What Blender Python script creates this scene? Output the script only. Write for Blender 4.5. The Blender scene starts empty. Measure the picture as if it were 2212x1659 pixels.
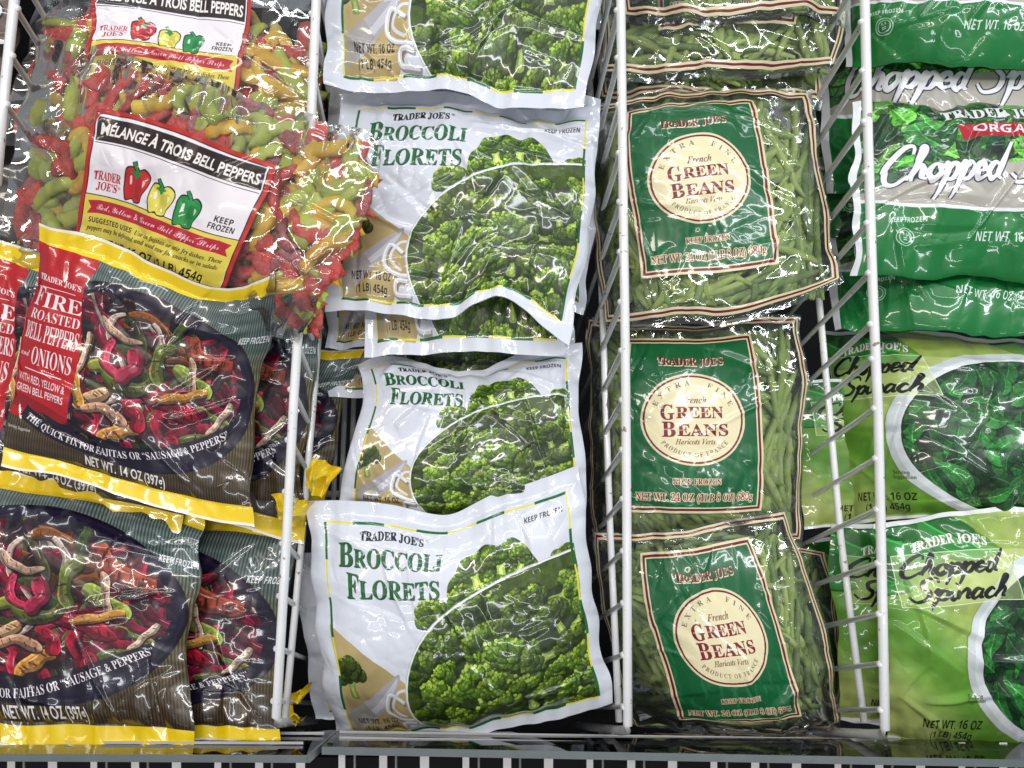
import bpy, math, random
import numpy as np
from mathutils import Matrix, Vector
S = bpy.context.scene
C = S.collection
random.seed(3)

# ---------------------------------------------------------------- camera (looking down into an open chest freezer)
F, CX, CY = 1642.0, 1106.0, 829.5            # focal length and centre, in the 2212 px wide reading of the photo
down = Vector((-.084, -.429, -1)).normalized()   # where the vertical wires vanish, in camera axes
Zc = -down; Xc = (Vector((1, 0, 0)) - Zc*Zc.x).normalized(); Yc = Zc.cross(Xc)
RW = Matrix((Xc, Yc, Zc))                     # rows = world axes in camera axes -> world = RW @ cam
CAM = Vector((0, 0, 1.55))
cam = bpy.data.cameras.new('camera'); co = bpy.data.objects.new('camera', cam); C.objects.link(co)
co.matrix_world = Matrix.Translation(CAM) @ RW.to_4x4()
cam.sensor_width = 36; cam.lens = 36*F/2212; cam.clip_start = .02; cam.clip_end = 50
S.camera = co
RWn = np.array([[*r] for r in RW]); CAMn = np.array(CAM)
def P3(a):
    """(..., 3) array of x, y in photo pixels and distance along the axis in cm -> world points"""
    a = np.asarray(a, float); d = a[..., 2]/100
    q = np.stack([(a[..., 0]-CX)/F*d, -(a[..., 1]-CY)/F*d, -d], -1)
    return q @ RWn.T + CAMn
def P(x, y, d): return Vector(P3([x, y, d]))

# ---------------------------------------------------------------- world and shop lamps
w = bpy.data.worlds.new('World'); S.world = w; w.use_nodes = True
bg = w.node_tree.nodes['Background']; bg.inputs[0].default_value = (.86, .92, 1, 1); bg.inputs[1].default_value = .2
def lamp(name, loc, target, sx, sy, power, col):
    l = bpy.data.lights.new(name, 'AREA'); l.shape = 'RECTANGLE'; l.size = sx; l.size_y = sy; l.energy = power; l.color = col
    o = bpy.data.objects.new(name, l); C.objects.link(o); o.location = loc
    o.rotation_euler = (Vector(target)-Vector(loc)).to_track_quat('-Z', 'Y').to_euler()
T = (0, -.2, 1.0)
lamp('ceiling_tube_lamp', (-.75, -.1, 2.7), T, .07, 2.4, 15.2, (1, .91, .82))
lamp('ceiling_tube_lamp', (.15, .5, 2.9), T, 2.6, .07, 12, (.95, .98, 1))
lamp('ceiling_tube_lamp', (.85, .1, 2.7), T, .07, 2.4, 14.2, (.94, .98, 1))
lamp('canopy_tube_lamp', (.0, 1.15, 1.9), T, 2.4, .05, 5, (.9, .96, 1))
lamp('ceiling_tube_lamp', (-.1, -1.3, 2.5), T, 2.4, .05, 8, (.95, .97, 1))
S.view_settings.view_transform = 'Standard'; S.view_settings.look = 'None'; S.view_settings.exposure = 0; S.view_settings.gamma = 1
S.cycles.max_bounces = 10; S.cycles.transparent_max_bounces = 24; S.cycles.glossy_bounces = 4; S.cycles.transmission_bounces = 6
S.cycles.caustics_reflective = False; S.cycles.caustics_refractive = False; S.cycles.sample_clamp_indirect = 6

# ---------------------------------------------------------------- object helpers
def tag(o, label=None, cat=None, group=None, kind=None):
    if label: o['label'] = label
    if cat: o['category'] = cat
    if group: o['group'] = group
    if kind: o['kind'] = kind
    return o
def empty(name, loc, label, cat, group=None):
    o = bpy.data.objects.new(name, None); C.objects.link(o); o.location = loc; o.empty_display_size = .02
    return tag(o, label, cat, group)
def link(name, me, parent=None, mat=None):
    o = bpy.data.objects.new(name, me); C.objects.link(o)
    if mat and not len(me.materials): me.materials.append(mat)
    if parent: o.parent = parent; o.matrix_parent_inverse = Matrix.Translation(parent.location).inverted()
    return o
def mesh(name, V, Fc, uv=None, smooth=True, mat=None):
    me = bpy.data.meshes.new(name); V = np.asarray(V, float)
    Fc = np.asarray(Fc, int)
    me.vertices.add(len(V)); me.vertices.foreach_set('co', V.ravel())
    n = Fc.shape[1]; me.loops.add(Fc.size); me.loops.foreach_set('vertex_index', Fc.ravel())
    me.polygons.add(len(Fc)); me.polygons.foreach_set('loop_start', np.arange(len(Fc))*n)
    if uv is not None:
        l = me.uv_layers.new(name='UVMap'); l.data.foreach_set('uv', np.asarray(uv)[Fc.ravel()].ravel())
    me.update(calc_edges=True); me.validate()
    me.polygons.foreach_set('use_smooth', np.full(len(me.polygons), smooth))
    if mat: me.materials.append(mat)
    return me
def tube_arr(Q, r, n=10, cap=True):
    """tube through points Q with radius r (number or list)"""
    Q = np.asarray(Q, float); m = len(Q); T = np.gradient(Q, axis=0); T /= np.linalg.norm(T, axis=1)[:, None]+1e-12
    ref = np.array([.31, .52, .8]); A = np.cross(T, ref); A /= np.linalg.norm(A, axis=1)[:, None]; B = np.cross(T, A)
    r = np.broadcast_to(np.asarray(r, float), (m,)); a = np.arange(n)*2*np.pi/n
    V = Q[:, None]+r[:, None, None]*(A[:, None]*np.cos(a)[None, :, None]+B[:, None]*np.sin(a)[None, :, None])
    V = V.reshape(-1, 3); Fc = []
    for i in range(m-1):
        for j in range(n): Fc.append((i*n+j, i*n+(j+1) % n, (i+1)*n+(j+1) % n, (i+1)*n+j))
    if cap:
        V = np.concatenate([V, Q[:1], Q[-1:]]); c0, c1 = m*n, m*n+1
        for j in range(n): Fc.append((c0, (j+1) % n, j, j)); Fc.append((c1, (m-1)*n+j, (m-1)*n+(j+1) % n, (m-1)*n+(j+1) % n))
    return V, Fc
def tube(name, Q, r, mat, parent=None, n=10):
    V, Fc = tube_arr(Q, r, n)
    me = bpy.data.meshes.new(name); me.from_pydata([tuple(v) for v in V], [], [tuple(dict.fromkeys(f)) for f in Fc]); me.update()
    for p in me.polygons: p.use_smooth = True
    me.materials.append(mat)
    return link(name, me, parent)
def hexa(name, pts, mat, parent=None, bevel=0):
    """box from 8 corners: four of one face then the matching four"""
    me = bpy.data.meshes.new(name); me.from_pydata([tuple(p) for p in pts], [], [(0, 1, 2, 3), (7, 6, 5, 4), (0, 4, 5, 1), (1, 5, 6, 2), (2, 6, 7, 3), (3, 7, 4, 0)]); me.update()
    me.materials.append(mat); o = link(name, me, parent)
    if bevel:
        b = o.modifiers.new('bevel', 'BEVEL'); b.width = bevel; b.segments = 2
    return o

# ---------------------------------------------------------------- noise on arrays
def gnoise(x, y, seed):
    r = np.random.default_rng(seed); A = r.uniform(0, 2*np.pi, (64, 64)); gx, gy = np.cos(A), np.sin(A)
    xi, yi = np.floor(x).astype(int), np.floor(y).astype(int); fx, fy = x-xi, y-yi
    def g(i, j, dx, dy): a, b = (xi+i) % 64, (yi+j) % 64; return gx[a, b]*dx+gy[a, b]*dy
    u, v = fx*fx*fx*(fx*(fx*6-15)+10), fy*fy*fy*(fy*(fy*6-15)+10)
    return 1.5*((g(0, 0, fx, fy)*(1-u)+g(1, 0, fx-1, fy)*u)*(1-v)+(g(0, 1, fx, fy-1)*(1-u)+g(1, 1, fx-1, fy-1)*u)*v)
def ridge(n, sharp=3.0): return np.clip(1-np.abs(n)*sharp, 0, 1)**1.6
def facets(x, y, seed):
    """distance between the two nearest of scattered points: flat cells with straight folds between them"""
    r = np.random.default_rng(seed); A, B = r.random((64, 64)), r.random((64, 64))
    xi, yi = np.floor(x).astype(int), np.floor(y).astype(int)
    f1 = np.full(x.shape, 9.); f2 = np.full(x.shape, 9.); best = np.zeros(x.shape); Hh = r.normal(0, 1, (64, 64)); gx_, gy_ = r.normal(0, 1, (64, 64)), r.normal(0, 1, (64, 64))
    for a in (-1, 0, 1):
        for b in (-1, 0, 1):
            ci, cj = (xi+a) % 64, (yi+b) % 64; dx = xi+a+A[ci, cj]-x; dy = yi+b+B[ci, cj]-y; d = np.sqrt(dx*dx+dy*dy)
            near = d < f1; f2 = np.where(near, f1, np.minimum(f2, d)); pl = gx_[ci, cj]*dx+gy_[ci, cj]*dy
            best = np.where(near, pl, best); f1 = np.where(near, d, f1)
    return f2-f1, best
def crumple(x, y, seed, amp=1.0, scale=1.0):
    """height (m) of crumpled film at physical coordinates x, y (m)"""
    W, H = x.max(), y.max(); r = random.Random(seed)
    wx, wy = gnoise(x*14, y*14, seed+1)*.008, gnoise(x*14+9, y*14, seed+2)*.008
    X, Y = x+wx, y+wy
    h = .0046*gnoise(X*12, Y*12, seed+3)+.0014*gnoise(X*30, Y*30, seed+4)
    # pinched facets in patches
    a = r.uniform(0, math.pi); c, s = math.cos(a), math.sin(a)
    e, _ = facets((X*c+Y*s)*20, (-X*s+Y*c)*38, seed+5); m = np.clip(gnoise(x*11, y*11, seed+6)*2.6+.15, 0, 1)
    h = h+.0016*m*np.clip(e*1.6, 0, 1)
    a += 1.1; c, s = math.cos(a), math.sin(a)
    e, _ = facets((X*c+Y*s)*48, (-X*s+Y*c)*80, seed+7); m = np.clip(gnoise(x*15+4, y*15, seed+8)*2.6, 0, 1)
    h = h+.0005*m*np.clip(e*1.8, 0, 1)
    # straight folds, many of them running in from the edges and corners
    for k in range(38):
        L = r.uniform(.02, .1)
        if k % 3:
            side = r.random()*2*(W+H)
            if side < W: ox, oy, an = side, 0, math.pi/2
            elif side < W+H: ox, oy, an = W, side-W, math.pi
            elif side < 2*W+H: ox, oy, an = side-W-H, H, -math.pi/2
            else: ox, oy, an = 0, side-2*W-H, 0
            an += r.gauss(0, .45); ins = r.uniform(0, .03); ox += math.cos(an)*ins; oy += math.sin(an)*ins
        else: ox, oy, an = r.uniform(.1, .9)*W, r.uniform(.1, .9)*H, r.uniform(0, 6.28)
        ca, sa = math.cos(an), math.sin(an); al = (x-ox)*ca+(y-oy)*sa; pe = -(x-ox)*sa+(y-oy)*ca+r.uniform(-2.5, 2.5)*al*al+.6*wx
        tp = np.clip(1-(2*al/L-1)**2, 0, 1)**.6; w_ = r.uniform(.002, .0075)*(.5+.7*np.clip(al/L, 0, 1)); u = pe/w_
        prof = np.where(u > 0, np.clip(1-u*r.uniform(.5, 2), 0, 1), np.clip(1+u*r.uniform(.3, .8), 0, 1))
        h = h+r.choice((1, 1, 1, -.7))*r.uniform(.0006, .0021)*tp*prof
    return h*amp
def catmull(Pn, u):
    """Pn (n, ...) control values, u in 0..1 -> smooth values"""
    n = len(Pn)-1; t = np.clip(u, 0, 1)*n; i = np.minimum(t.astype(int), n-1); f = t-i
    Pe = np.concatenate([2*Pn[:1]-Pn[1:2], Pn, 2*Pn[-1:]-Pn[-2:-1]])
    f = f.reshape((-1,)+(1,)*(Pn.ndim-1)); p0, p1, p2, p3 = Pe[i], Pe[i+1], Pe[i+2], Pe[i+3]
    return .5*(2*p1+(p2-p0)*f+(2*p0-5*p1+4*p2-p3)*f*f+(3*p1-p0-3*p2+p3)*f**3)
def surf(net, s, t):
    A = P3(net); R = catmull(A, t)            # (nt, cols, 3)
    return np.swapaxes(catmull(np.swapaxes(R, 0, 1), s), 0, 1)   # (nt, ns, 3)
def normals(B):
    du = np.gradient(B, axis=1); dv = np.gradient(B, axis=0); N = np.cross(dv, du)
    N /= np.linalg.norm(N, axis=2)[..., None]+1e-12
    tocam = CAMn-B; sg = np.sign((N*tocam).sum(2))[..., None]; sg[sg == 0] = 1
    return N*sg
# ---------------------------------------------------------------- printed artwork (drawn with numpy, used as flat print)
rng = np.random.default_rng(7)

class Canvas:
    def __init__(s, w, h, col=None):
        s.w, s.h = w, h
        s.c = np.zeros((h, w, 3), np.float32); s.a = np.zeros((h, w), np.float32)
        if col is not None: s.c[:] = np.array(col, np.float32)/255; s.a[:] = 1
    def cover(s, loops):
        if isinstance(loops, np.ndarray):
            A = loops.reshape(-1, 2); B = np.roll(loops, -1, 1).reshape(-1, 2)
        else:
            A = np.concatenate([np.asarray(L, float) for L in loops]); B = np.concatenate([np.roll(np.asarray(L, float), -1, 0) for L in loops])
        x0, y0, x1, y1 = A[:, 0], A[:, 1], B[:, 0], B[:, 1]
        bx0 = int(max(0, math.floor(x0.min())-1)); bx1 = int(min(s.w, math.ceil(x0.max())+2))
        by0 = int(max(0, math.floor(y0.min())-1)); by1 = int(min(s.h, math.ceil(y0.max())+2))
        if bx1 <= bx0 or by1 <= by0: return None
        S = 4
        d = np.where(y1 > y0, 1.0, -1.0)
        sw = y1 < y0
        ax, ay, cx, cy = np.where(sw, x1, x0), np.where(sw, y1, y0), np.where(sw, x0, x1), np.where(sw, y0, y1)
        k0 = np.maximum(np.ceil(ay*S-.5), by0*S).astype(int); k1 = np.minimum(np.ceil(cy*S-.5), by1*S).astype(int)
        n = np.maximum(k1-k0, 0); m = n > 0
        if not m.any(): return None
        idx = np.repeat(np.nonzero(m)[0], n[m]); st = np.cumsum(n[m])-n[m]
        k = np.arange(len(idx)) - np.repeat(st, n[m]) + np.repeat(k0[m], n[m])
        yy = (k+.5)/S
        X = ax[idx] + (yy-ay[idx])/(cy[idx]-ay[idx])*(cx[idx]-ax[idx])
        X = np.clip(X-bx0, 0, bx1-bx0); W = bx1-bx0+2
        xi = np.floor(X).astype(int); fr = X-xi; row = k//S-by0
        buf = np.bincount(row*W+xi, weights=d[idx]*(1-fr), minlength=W*(by1-by0))
        buf += np.bincount(row*W+xi+1, weights=d[idx]*fr, minlength=W*(by1-by0))[:len(buf)] if True else 0
        cov = np.abs(np.cumsum(buf.reshape(by1-by0, W), 1))[:, :bx1-bx0]/S
        return by0, by1, bx0, bx1, np.clip(cov, 0, 1).astype(np.float32)
    def fill(s, loops, col, a=1.0, clip=None):
        if len(loops) == 0: return
        r = s.cover(loops)
        if r is None: return
        y0, y1, x0, x1, m = r
        m = m*a
        if clip is not None: m = m*clip[y0:y1, x0:x1]
        s.blend(y0, y1, x0, x1, m, col)
    def blend(s, y0, y1, x0, x1, m, col):
        col = np.asarray(col, np.float32)/255
        s.c[y0:y1, x0:x1] += (col-s.c[y0:y1, x0:x1])*m[..., None]
        s.a[y0:y1, x0:x1] = np.maximum(s.a[y0:y1, x0:x1], m)
    def mask(s, loops):
        M = np.zeros((s.h, s.w), np.float32); r = s.cover(loops)
        if r: M[r[0]:r[1], r[2]:r[3]] = r[4]
        return M
    _dm = {}
    def disc(s, x, y, r, col, a=1.0, clip=None):
        key = int(r*2+.5)
        if key not in s._dm:
            q = key/2; R = int(q)+1; Y, X = np.ogrid[-R:R+1, -R:R+1]
            s._dm[key] = (R, np.clip(q+.5-np.sqrt(X*X+Y*Y), 0, 1).astype(np.float32))
        R, m = s._dm[key]; x, y = int(x), int(y)
        if x-R < 0 or y-R < 0 or x+R+1 > s.w or y+R+1 > s.h: return
        if clip is not None:
            if clip[y, x] < .1 and clip[y-R, x-R] < .1 and clip[y+R, x+R] < .1: return
            m = m*clip[y-R:y+R+1, x-R:x+R+1]
        v = s.c[y-R:y+R+1, x-R:x+R+1]
        v += (np.asarray(col, np.float32)/255-v)*(m*a)[..., None]
    def grain(s, m, amt=.25, sc=(7, 23, 60)):
        """uneven tone of a printed photograph"""
        f = np.zeros((s.h, s.w), np.float32)
        for q in sc:
            g = rng.normal(0, 1, (s.h//q+3, s.w//q+3)); y, x = np.arange(s.h)/q, np.arange(s.w)/q
            yi, xi = y.astype(int), x.astype(int); fy, fx = (y-yi)[:, None], (x-xi)[None]
            fy = fy*fy*(3-2*fy); fx = fx*fx*(3-2*fx)
            f += (g[yi][:, xi]*(1-fy)*(1-fx)+g[yi][:, xi+1]*(1-fy)*fx+g[yi+1][:, xi]*fy*(1-fx)+g[yi+1][:, xi+1]*fy*fx)
        f += rng.normal(0, .5, f.shape)
        s.c *= (1+np.clip(f*amt/1.7, -.6, .6)*m)[..., None]
    def image(s, name):
        im = bpy.data.images.new(name, s.w, s.h, alpha=True)
        buf = np.ones((s.h, s.w, 4), np.float32)
        buf[..., :3] = np.clip(s.c, 0, 1)[::-1]; buf[..., 3] = s.a[::-1]
        im.pixels.foreach_set(buf.ravel()); im.update(); im.pack()
        return im

def ell(cx, cy, rx, ry, rot=0, n=64, a0=0, a1=2*math.pi):
    t = np.linspace(a0, a1, n, endpoint=(a1-a0) < 6.28)
    x, y = rx*np.cos(t), ry*np.sin(t)
    return np.stack([cx+x*math.cos(rot)-y*math.sin(rot), cy+x*math.sin(rot)+y*math.cos(rot)], 1)
def rect(x0, y0, x1, y1): return np.array([(x0, y0), (x1, y0), (x1, y1), (x0, y1)], float)
def smooth(P, n=8, closed=True):
    P = np.asarray(P, float); out = []
    N = len(P)
    for i in range(N if closed else N-1):
        g = lambda k: P[k % N] if closed else P[min(max(k, 0), N-1)]
        p0, p1, p2, p3 = g(i-1), g(i), g(i+1), g(i+2)
        for t in np.linspace(0, 1, n, endpoint=False):
            out.append(.5*((2*p1)+(p2-p0)*t+(2*p0-5*p1+4*p2-p3)*t*t+(3*p1-p0-3*p2+p3)*t**3))
    if not closed: out.append(P[-1])
    return np.array(out)
def stroke(P, w):
    P = np.asarray(P, float); T = np.gradient(P, axis=0); T /= np.linalg.norm(T, axis=1)[:, None]+1e-9
    N = np.stack([-T[:, 1], T[:, 0]], 1); w = np.broadcast_to(np.asarray(w, float)/2, (len(P),))[:, None]
    return np.concatenate([P+N*w, (P-N*w)[::-1]])

ST = {'rb': (0x1D400, 0x1D41A, 0x1D7CE), 'it': (0x1D468, 0x1D482, 0), 'sc': (0x1D4D0, 0x1D4EA, 0), 'sb': (0x1D5D4, 0x1D5EE, 0x1D7EC),
      'si': (0x1D63C, 0x1D656, 0), 'n': None}
_tc = {}
def text_tris(t, style='n', off=0.0, track=1.0):
    key = (t, style, off, track)
    if key in _tc: return _tc[key]
    m = ST[style]
    if m:
        o = ''
        for ch in t:
            if 'A' <= ch <= 'Z': o += chr(m[0]+ord(ch)-65)
            elif 'a' <= ch <= 'z': o += chr(m[1]+ord(ch)-97)
            elif ch.isdigit() and m[2]: o += chr(m[2]+ord(ch)-48)
            else: o += ch
        t = o
    cu = bpy.data.curves.new('txt', 'FONT'); cu.body = t; cu.offset = off; cu.space_character = track; cu.resolution_u = 3
    ob = bpy.data.objects.new('txt', cu); C.objects.link(ob)
    me = ob.to_mesh(); me.calc_loop_triangles()
    V = np.zeros(len(me.vertices)*3); me.vertices.foreach_get('co', V); V = V.reshape(-1, 3)[:, :2]
    F = np.zeros(len(me.loop_triangles)*3, int); me.loop_triangles.foreach_get('vertices', F); F = F.reshape(-1, 3)
    ob.to_mesh_clear(); bpy.data.objects.remove(ob); bpy.data.curves.remove(cu)
    T = V[F]
    ar = (T[:, 1, 0]-T[:, 0, 0])*(T[:, 2, 1]-T[:, 0, 1])-(T[:, 2, 0]-T[:, 0, 0])*(T[:, 1, 1]-T[:, 0, 1])
    T[ar < 0] = T[ar < 0][:, ::-1]
    T = T[np.abs(ar) > 1e-9]
    _tc[key] = T
    return T
def text(cv, t, x0, x1, y, h, col, style='n', off=0.0, out=None, warp=None, slant=0, a=1.0, jig=0, track=1.0):
    """fits the string between x0 and x1, cap height h, baseline y"""
    T = text_tris(t, style, off, track).copy()
    mn, mx = T[..., 0].min(), T[..., 0].max()
    cap = .69
    X = x0+(T[..., 0]-mn)/(mx-mn)*(x1-x0); Y = -T[..., 1]/cap*h
    X = X - slant*Y
    if jig:
        Y = Y*(1+jig*np.sin(X/(x1-x0)*len(t)*2.1+1))
    if warp is None: Q = np.stack([X, y+Y], -1)
    else: Q = warp(X, Y)
    L = np.ascontiguousarray(Q)
    if out:
        oc, r = out
        for k in range(8): cv.fill(L+np.array([r*math.cos(k*math.pi/4), r*math.sin(k*math.pi/4)]), oc)
    cv.fill(L, col, a)
def arcwarp(cx, cy, R, s=1):
    """text laid along a circle, x measured from cx; s=1 arches up, -1 hangs below"""
    def f(X, Y):
        th = (X-cx)/R
        rr = R - Y*s
        return np.stack([cx+rr*np.sin(th), cy-s*rr*np.cos(th)], -1)
    return f
def polywarp(xs, ys):
    p = np.polyfit(xs, ys, 3)
    def f(X, Y):
        b = np.polyval(p, X); sl = np.polyval(np.polyder(p), X); k = 1/np.sqrt(1+sl*sl)
        return np.stack([X-Y*sl*k, b+Y*k], -1)
    return f
def jit(c, s, r=rng): return np.clip(np.array(c)*(1+r.normal(0, s))+r.normal(0, 4, 3), 0, 255)

def floret(cv, cx, cy, R, rot, shade=1.0, clip=None, n=46, halo=False):
    dk, md, lt, stm = np.array([34, 52, 10])*shade, np.array([92, 122, 30])*shade, np.minimum(np.array([176, 196, 78])*shade, 235), np.minimum(np.array([176, 196, 98])*shade, 235)
    c, s_ = math.cos(rot), math.sin(rot)
    tr = lambda P: np.stack([cx+P[:, 0]*c-P[:, 1]*s_, cy+P[:, 0]*s_+P[:, 1]*c], 1)
    cv.fill([tr(smooth(np.array([(-1.1, -.1), (-.8, -.8), (0, -1.1), (.8, -.8), (1.1, -.1), (.5, .5), (0, .8), (-.5, .5)])*R))], dk*.8, .55 if halo else 0, clip)
    cv.fill([tr(smooth(np.array([(-.62, -.05), (-.2, .35), (-.24, .95), (.2, 1.0), (.2, .4), (.62, 0), (0, -.3)])*R))], stm*.86, 1, clip)
    cv.fill([tr(smooth(np.array([(-.35, 0), (-.1, .4), (-.1, .85), (.05, .9), (.08, .4), (.2, 0)])*R))], np.minimum(stm*1.14, 255), 1, clip)
    for k in range(5):
        a = -.5+.25*k
        cv.fill([tr(stroke(np.array([(0, .4), (a*.8, .1), (a*1.5, -.2)])*R, [R*.1, R*.07, R*.04]))], stm, 1, clip)
    # the head: rounded sub-domes, each a crust of tiny buds lit from above
    doms = [(-.72, -.12, .34), (.72, -.1, .34), (-.42, -.02, .3), (.4, 0, .3), (0, .04, .28), (-.56, -.42, .36), (.56, -.4, .36), (-.22, -.3, .34), (.24, -.28, .34), (0, -.62, .4), (-.3, -.62, .34), (.34, -.6, .34)]
    nb = max(8, n//9)
    for (ux, uy, ur) in doms:
        ux += rng.normal(0, .05); uy += rng.normal(0, .05); X, Y = cx+(ux*c-uy*s_)*R, cy+(ux*s_+uy*c)*R; q = ur*R*rng.uniform(.85, 1.1)
        cv.disc(X+q*.12, Y+q*.2, q*1.08, dk, .85, clip); cv.disc(X, Y, q*.95, md*.85, .9, clip)
        tone = rng.uniform(.85, 1.15)
        for k in range(nb):
            a = rng.uniform(0, 6.28); e_ = math.sqrt(rng.random())*.98; bx, by = e_*math.cos(a), e_*math.sin(a); r = max(1.6, q*rng.uniform(.13, .24))
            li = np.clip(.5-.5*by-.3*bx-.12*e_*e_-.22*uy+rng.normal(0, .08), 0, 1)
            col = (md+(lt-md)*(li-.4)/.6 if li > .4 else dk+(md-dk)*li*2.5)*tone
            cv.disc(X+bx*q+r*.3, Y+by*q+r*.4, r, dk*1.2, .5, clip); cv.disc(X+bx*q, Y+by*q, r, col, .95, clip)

def broccoli_art():
    W, H = 1000, 850
    cv = Canvas(W, H, (217, 221, 232))
    # tan board corner, knife and the floret at the left
    tan = cv.mask([np.array([(62, 400), (310, 572), (330, 700), (270, 815), (75, 806)])])
    Y, X = np.mgrid[0:H, 0:W]
    g = (178+12*np.sin(X/40+Y/90))[..., None]/178*np.array([178, 158, 108])/255
    cv.c += (g.astype(np.float32)-cv.c)*tan[..., None]
    cv.fill([smooth([(90, 700), (150, 640), (290, 545), (262, 620), (190, 700), (120, 760)])], (168, 166, 172))
    cv.fill([smooth([(110, 715), (190, 650), (285, 556), (250, 625), (180, 690), (125, 750)])], (196, 196, 206))
    cv.fill([np.array([(68, 690), (150, 640), (190, 690), (100, 775), (68, 775)])], (150, 146, 140), .8)
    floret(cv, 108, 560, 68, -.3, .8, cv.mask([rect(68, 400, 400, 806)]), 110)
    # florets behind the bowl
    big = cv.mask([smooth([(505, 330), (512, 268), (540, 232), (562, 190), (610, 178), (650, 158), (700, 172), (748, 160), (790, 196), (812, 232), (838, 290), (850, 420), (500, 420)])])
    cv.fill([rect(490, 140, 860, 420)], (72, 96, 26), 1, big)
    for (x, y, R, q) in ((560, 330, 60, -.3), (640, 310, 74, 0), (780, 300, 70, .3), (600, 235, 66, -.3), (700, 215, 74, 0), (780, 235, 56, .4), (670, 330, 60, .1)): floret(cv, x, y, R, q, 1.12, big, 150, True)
    for k in range(0):
        x, y = 0, 0
        li = np.clip((290-y)/150+rng.normal(0, .3), 0, 1); cv.disc(x, y, rng.uniform(3, 7), np.array([66, 92, 22])+np.array([66, 62, 34])*li*rng.uniform(.5, 1.2), .8, big)
    floret(cv, 452, 382, 72, -.15, 1.12, None, 150)
    floret(cv, 925, 300, 62, .2, 1.0, cv.mask([rect(0, 0, 957, 800)]), 70)
    # bowl
    br = cv.mask([rect(0, 0, 955, 804)])
    cx, cy, a, b = 905, 628, 590, 360
    for p in ([(300, 640), (250, 610), (235, 680), (290, 715), (340, 720)], [(330, 740), (285, 735), (290, 778), (350, 785)]):
        L = smooth(p, 8, False)
        cv.fill([stroke(L+[6, 8], 18)], (120, 112, 100), .7); cv.fill([stroke(L, 15)], (214, 214, 222)); cv.fill([stroke(L-[2, 3], 5)], (250, 250, 252))
    cv.fill([stroke(smooth([(345, 600), (285, 600), (255, 660), (300, 700)], 8, False), 10)], (226, 226, 232))
    cv.fill([ell(cx, cy, a+9, b+9)], (196, 200, 206), 1, br)
    cv.fill([ell(cx, cy, a+5, b+6)], (240, 242, 246), 1, br)
    cl = cv.mask([ell(cx, cy, a, b)])*br
    cv.fill([ell(cx, cy, a, b)], (66, 84, 22), 1, br)
    cv.fill([ell(cx+20, cy+90, a-20, b)], (38, 56, 12), .9, cl)
    pts = []
    for j in range(6):
        for i in range(7): pts.append((370+i*104+rng.normal(0, 20)+(j % 2)*50, 405+j*82+rng.normal(0, 16)))
    for (x, y) in pts:
        inner = ((x-cx)/a)**2+((y-cy-45)/(b-20))**2
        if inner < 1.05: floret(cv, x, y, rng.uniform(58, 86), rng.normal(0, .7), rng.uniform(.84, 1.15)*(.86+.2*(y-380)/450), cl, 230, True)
    cv.c *= (1-.2*np.maximum(cl, big)*np.array([1, 1, 1])[:, None, None]).transpose(1, 2, 0) if False else (1-np.maximum(cl, big)[..., None]*np.array([.04, .0, .04], np.float32))
    cv.grain(np.maximum(cl, big)*.95, .12, (5, 14, 60))
    # border of yellow and green dashes
    P = [(70, 72), (945, 72), (957, 804), (70, 806)]; tog = 0
    for i in range(4):
        p, q = np.array(P[i], float), np.array(P[(i+1) % 4], float); n = 8 if i % 2 == 0 else 6
        for k in range(n):
            u, v = p+(q-p)*k/n, p+(q-p)*(k+1)/n; tog ^= 1
            cv.fill([stroke([u, (u+v)/2, v], 9 if not tog else 6)], (24, 96, 40) if not tog else (232, 222, 60))
    # lettering
    wv = lambda X, Y: np.stack([X, 122+Y+4*np.sin(X/30)], -1)
    text(cv, "TRADER JOE'S", 205, 425, 0, 27, (22, 22, 26), 'rb', .02, warp=wv, jig=.08)
    text(cv, "®", 430, 444, 108, 10, (22, 22, 26))
    for (t, x0, x1, y, h) in (("B", 118, 172, 212, 78), ("ROCCOLI", 176, 490, 212, 60), ("F", 142, 186, 310, 78), ("LORETS", 190, 478, 310, 60)):
        for (dx, col) in ((3, (40, 60, 44)), (0, (22, 98, 44))):
            text(cv, t, x0+dx, x1+dx, y+dx, h, col, 'rb', 0, slant=.04, jig=.05)
    text(cv, "KEEP FROZEN", 795, 925, 128, 18, (24, 24, 28), 'sb', .0)
    text(cv, "NET WT. 16 OZ", 112, 262, 738, 26, (34, 26, 18), 'sb', 0)
    text(cv, "(1 LB) 454g", 128, 250, 780, 26, (34, 26, 18), 'sb', 0)
    text(cv, "Serving", 372, 408, 762, 11, (60, 60, 60)); text(cv, "Suggestion", 364, 418, 778, 11, (60, 60, 60))
    return cv

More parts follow.
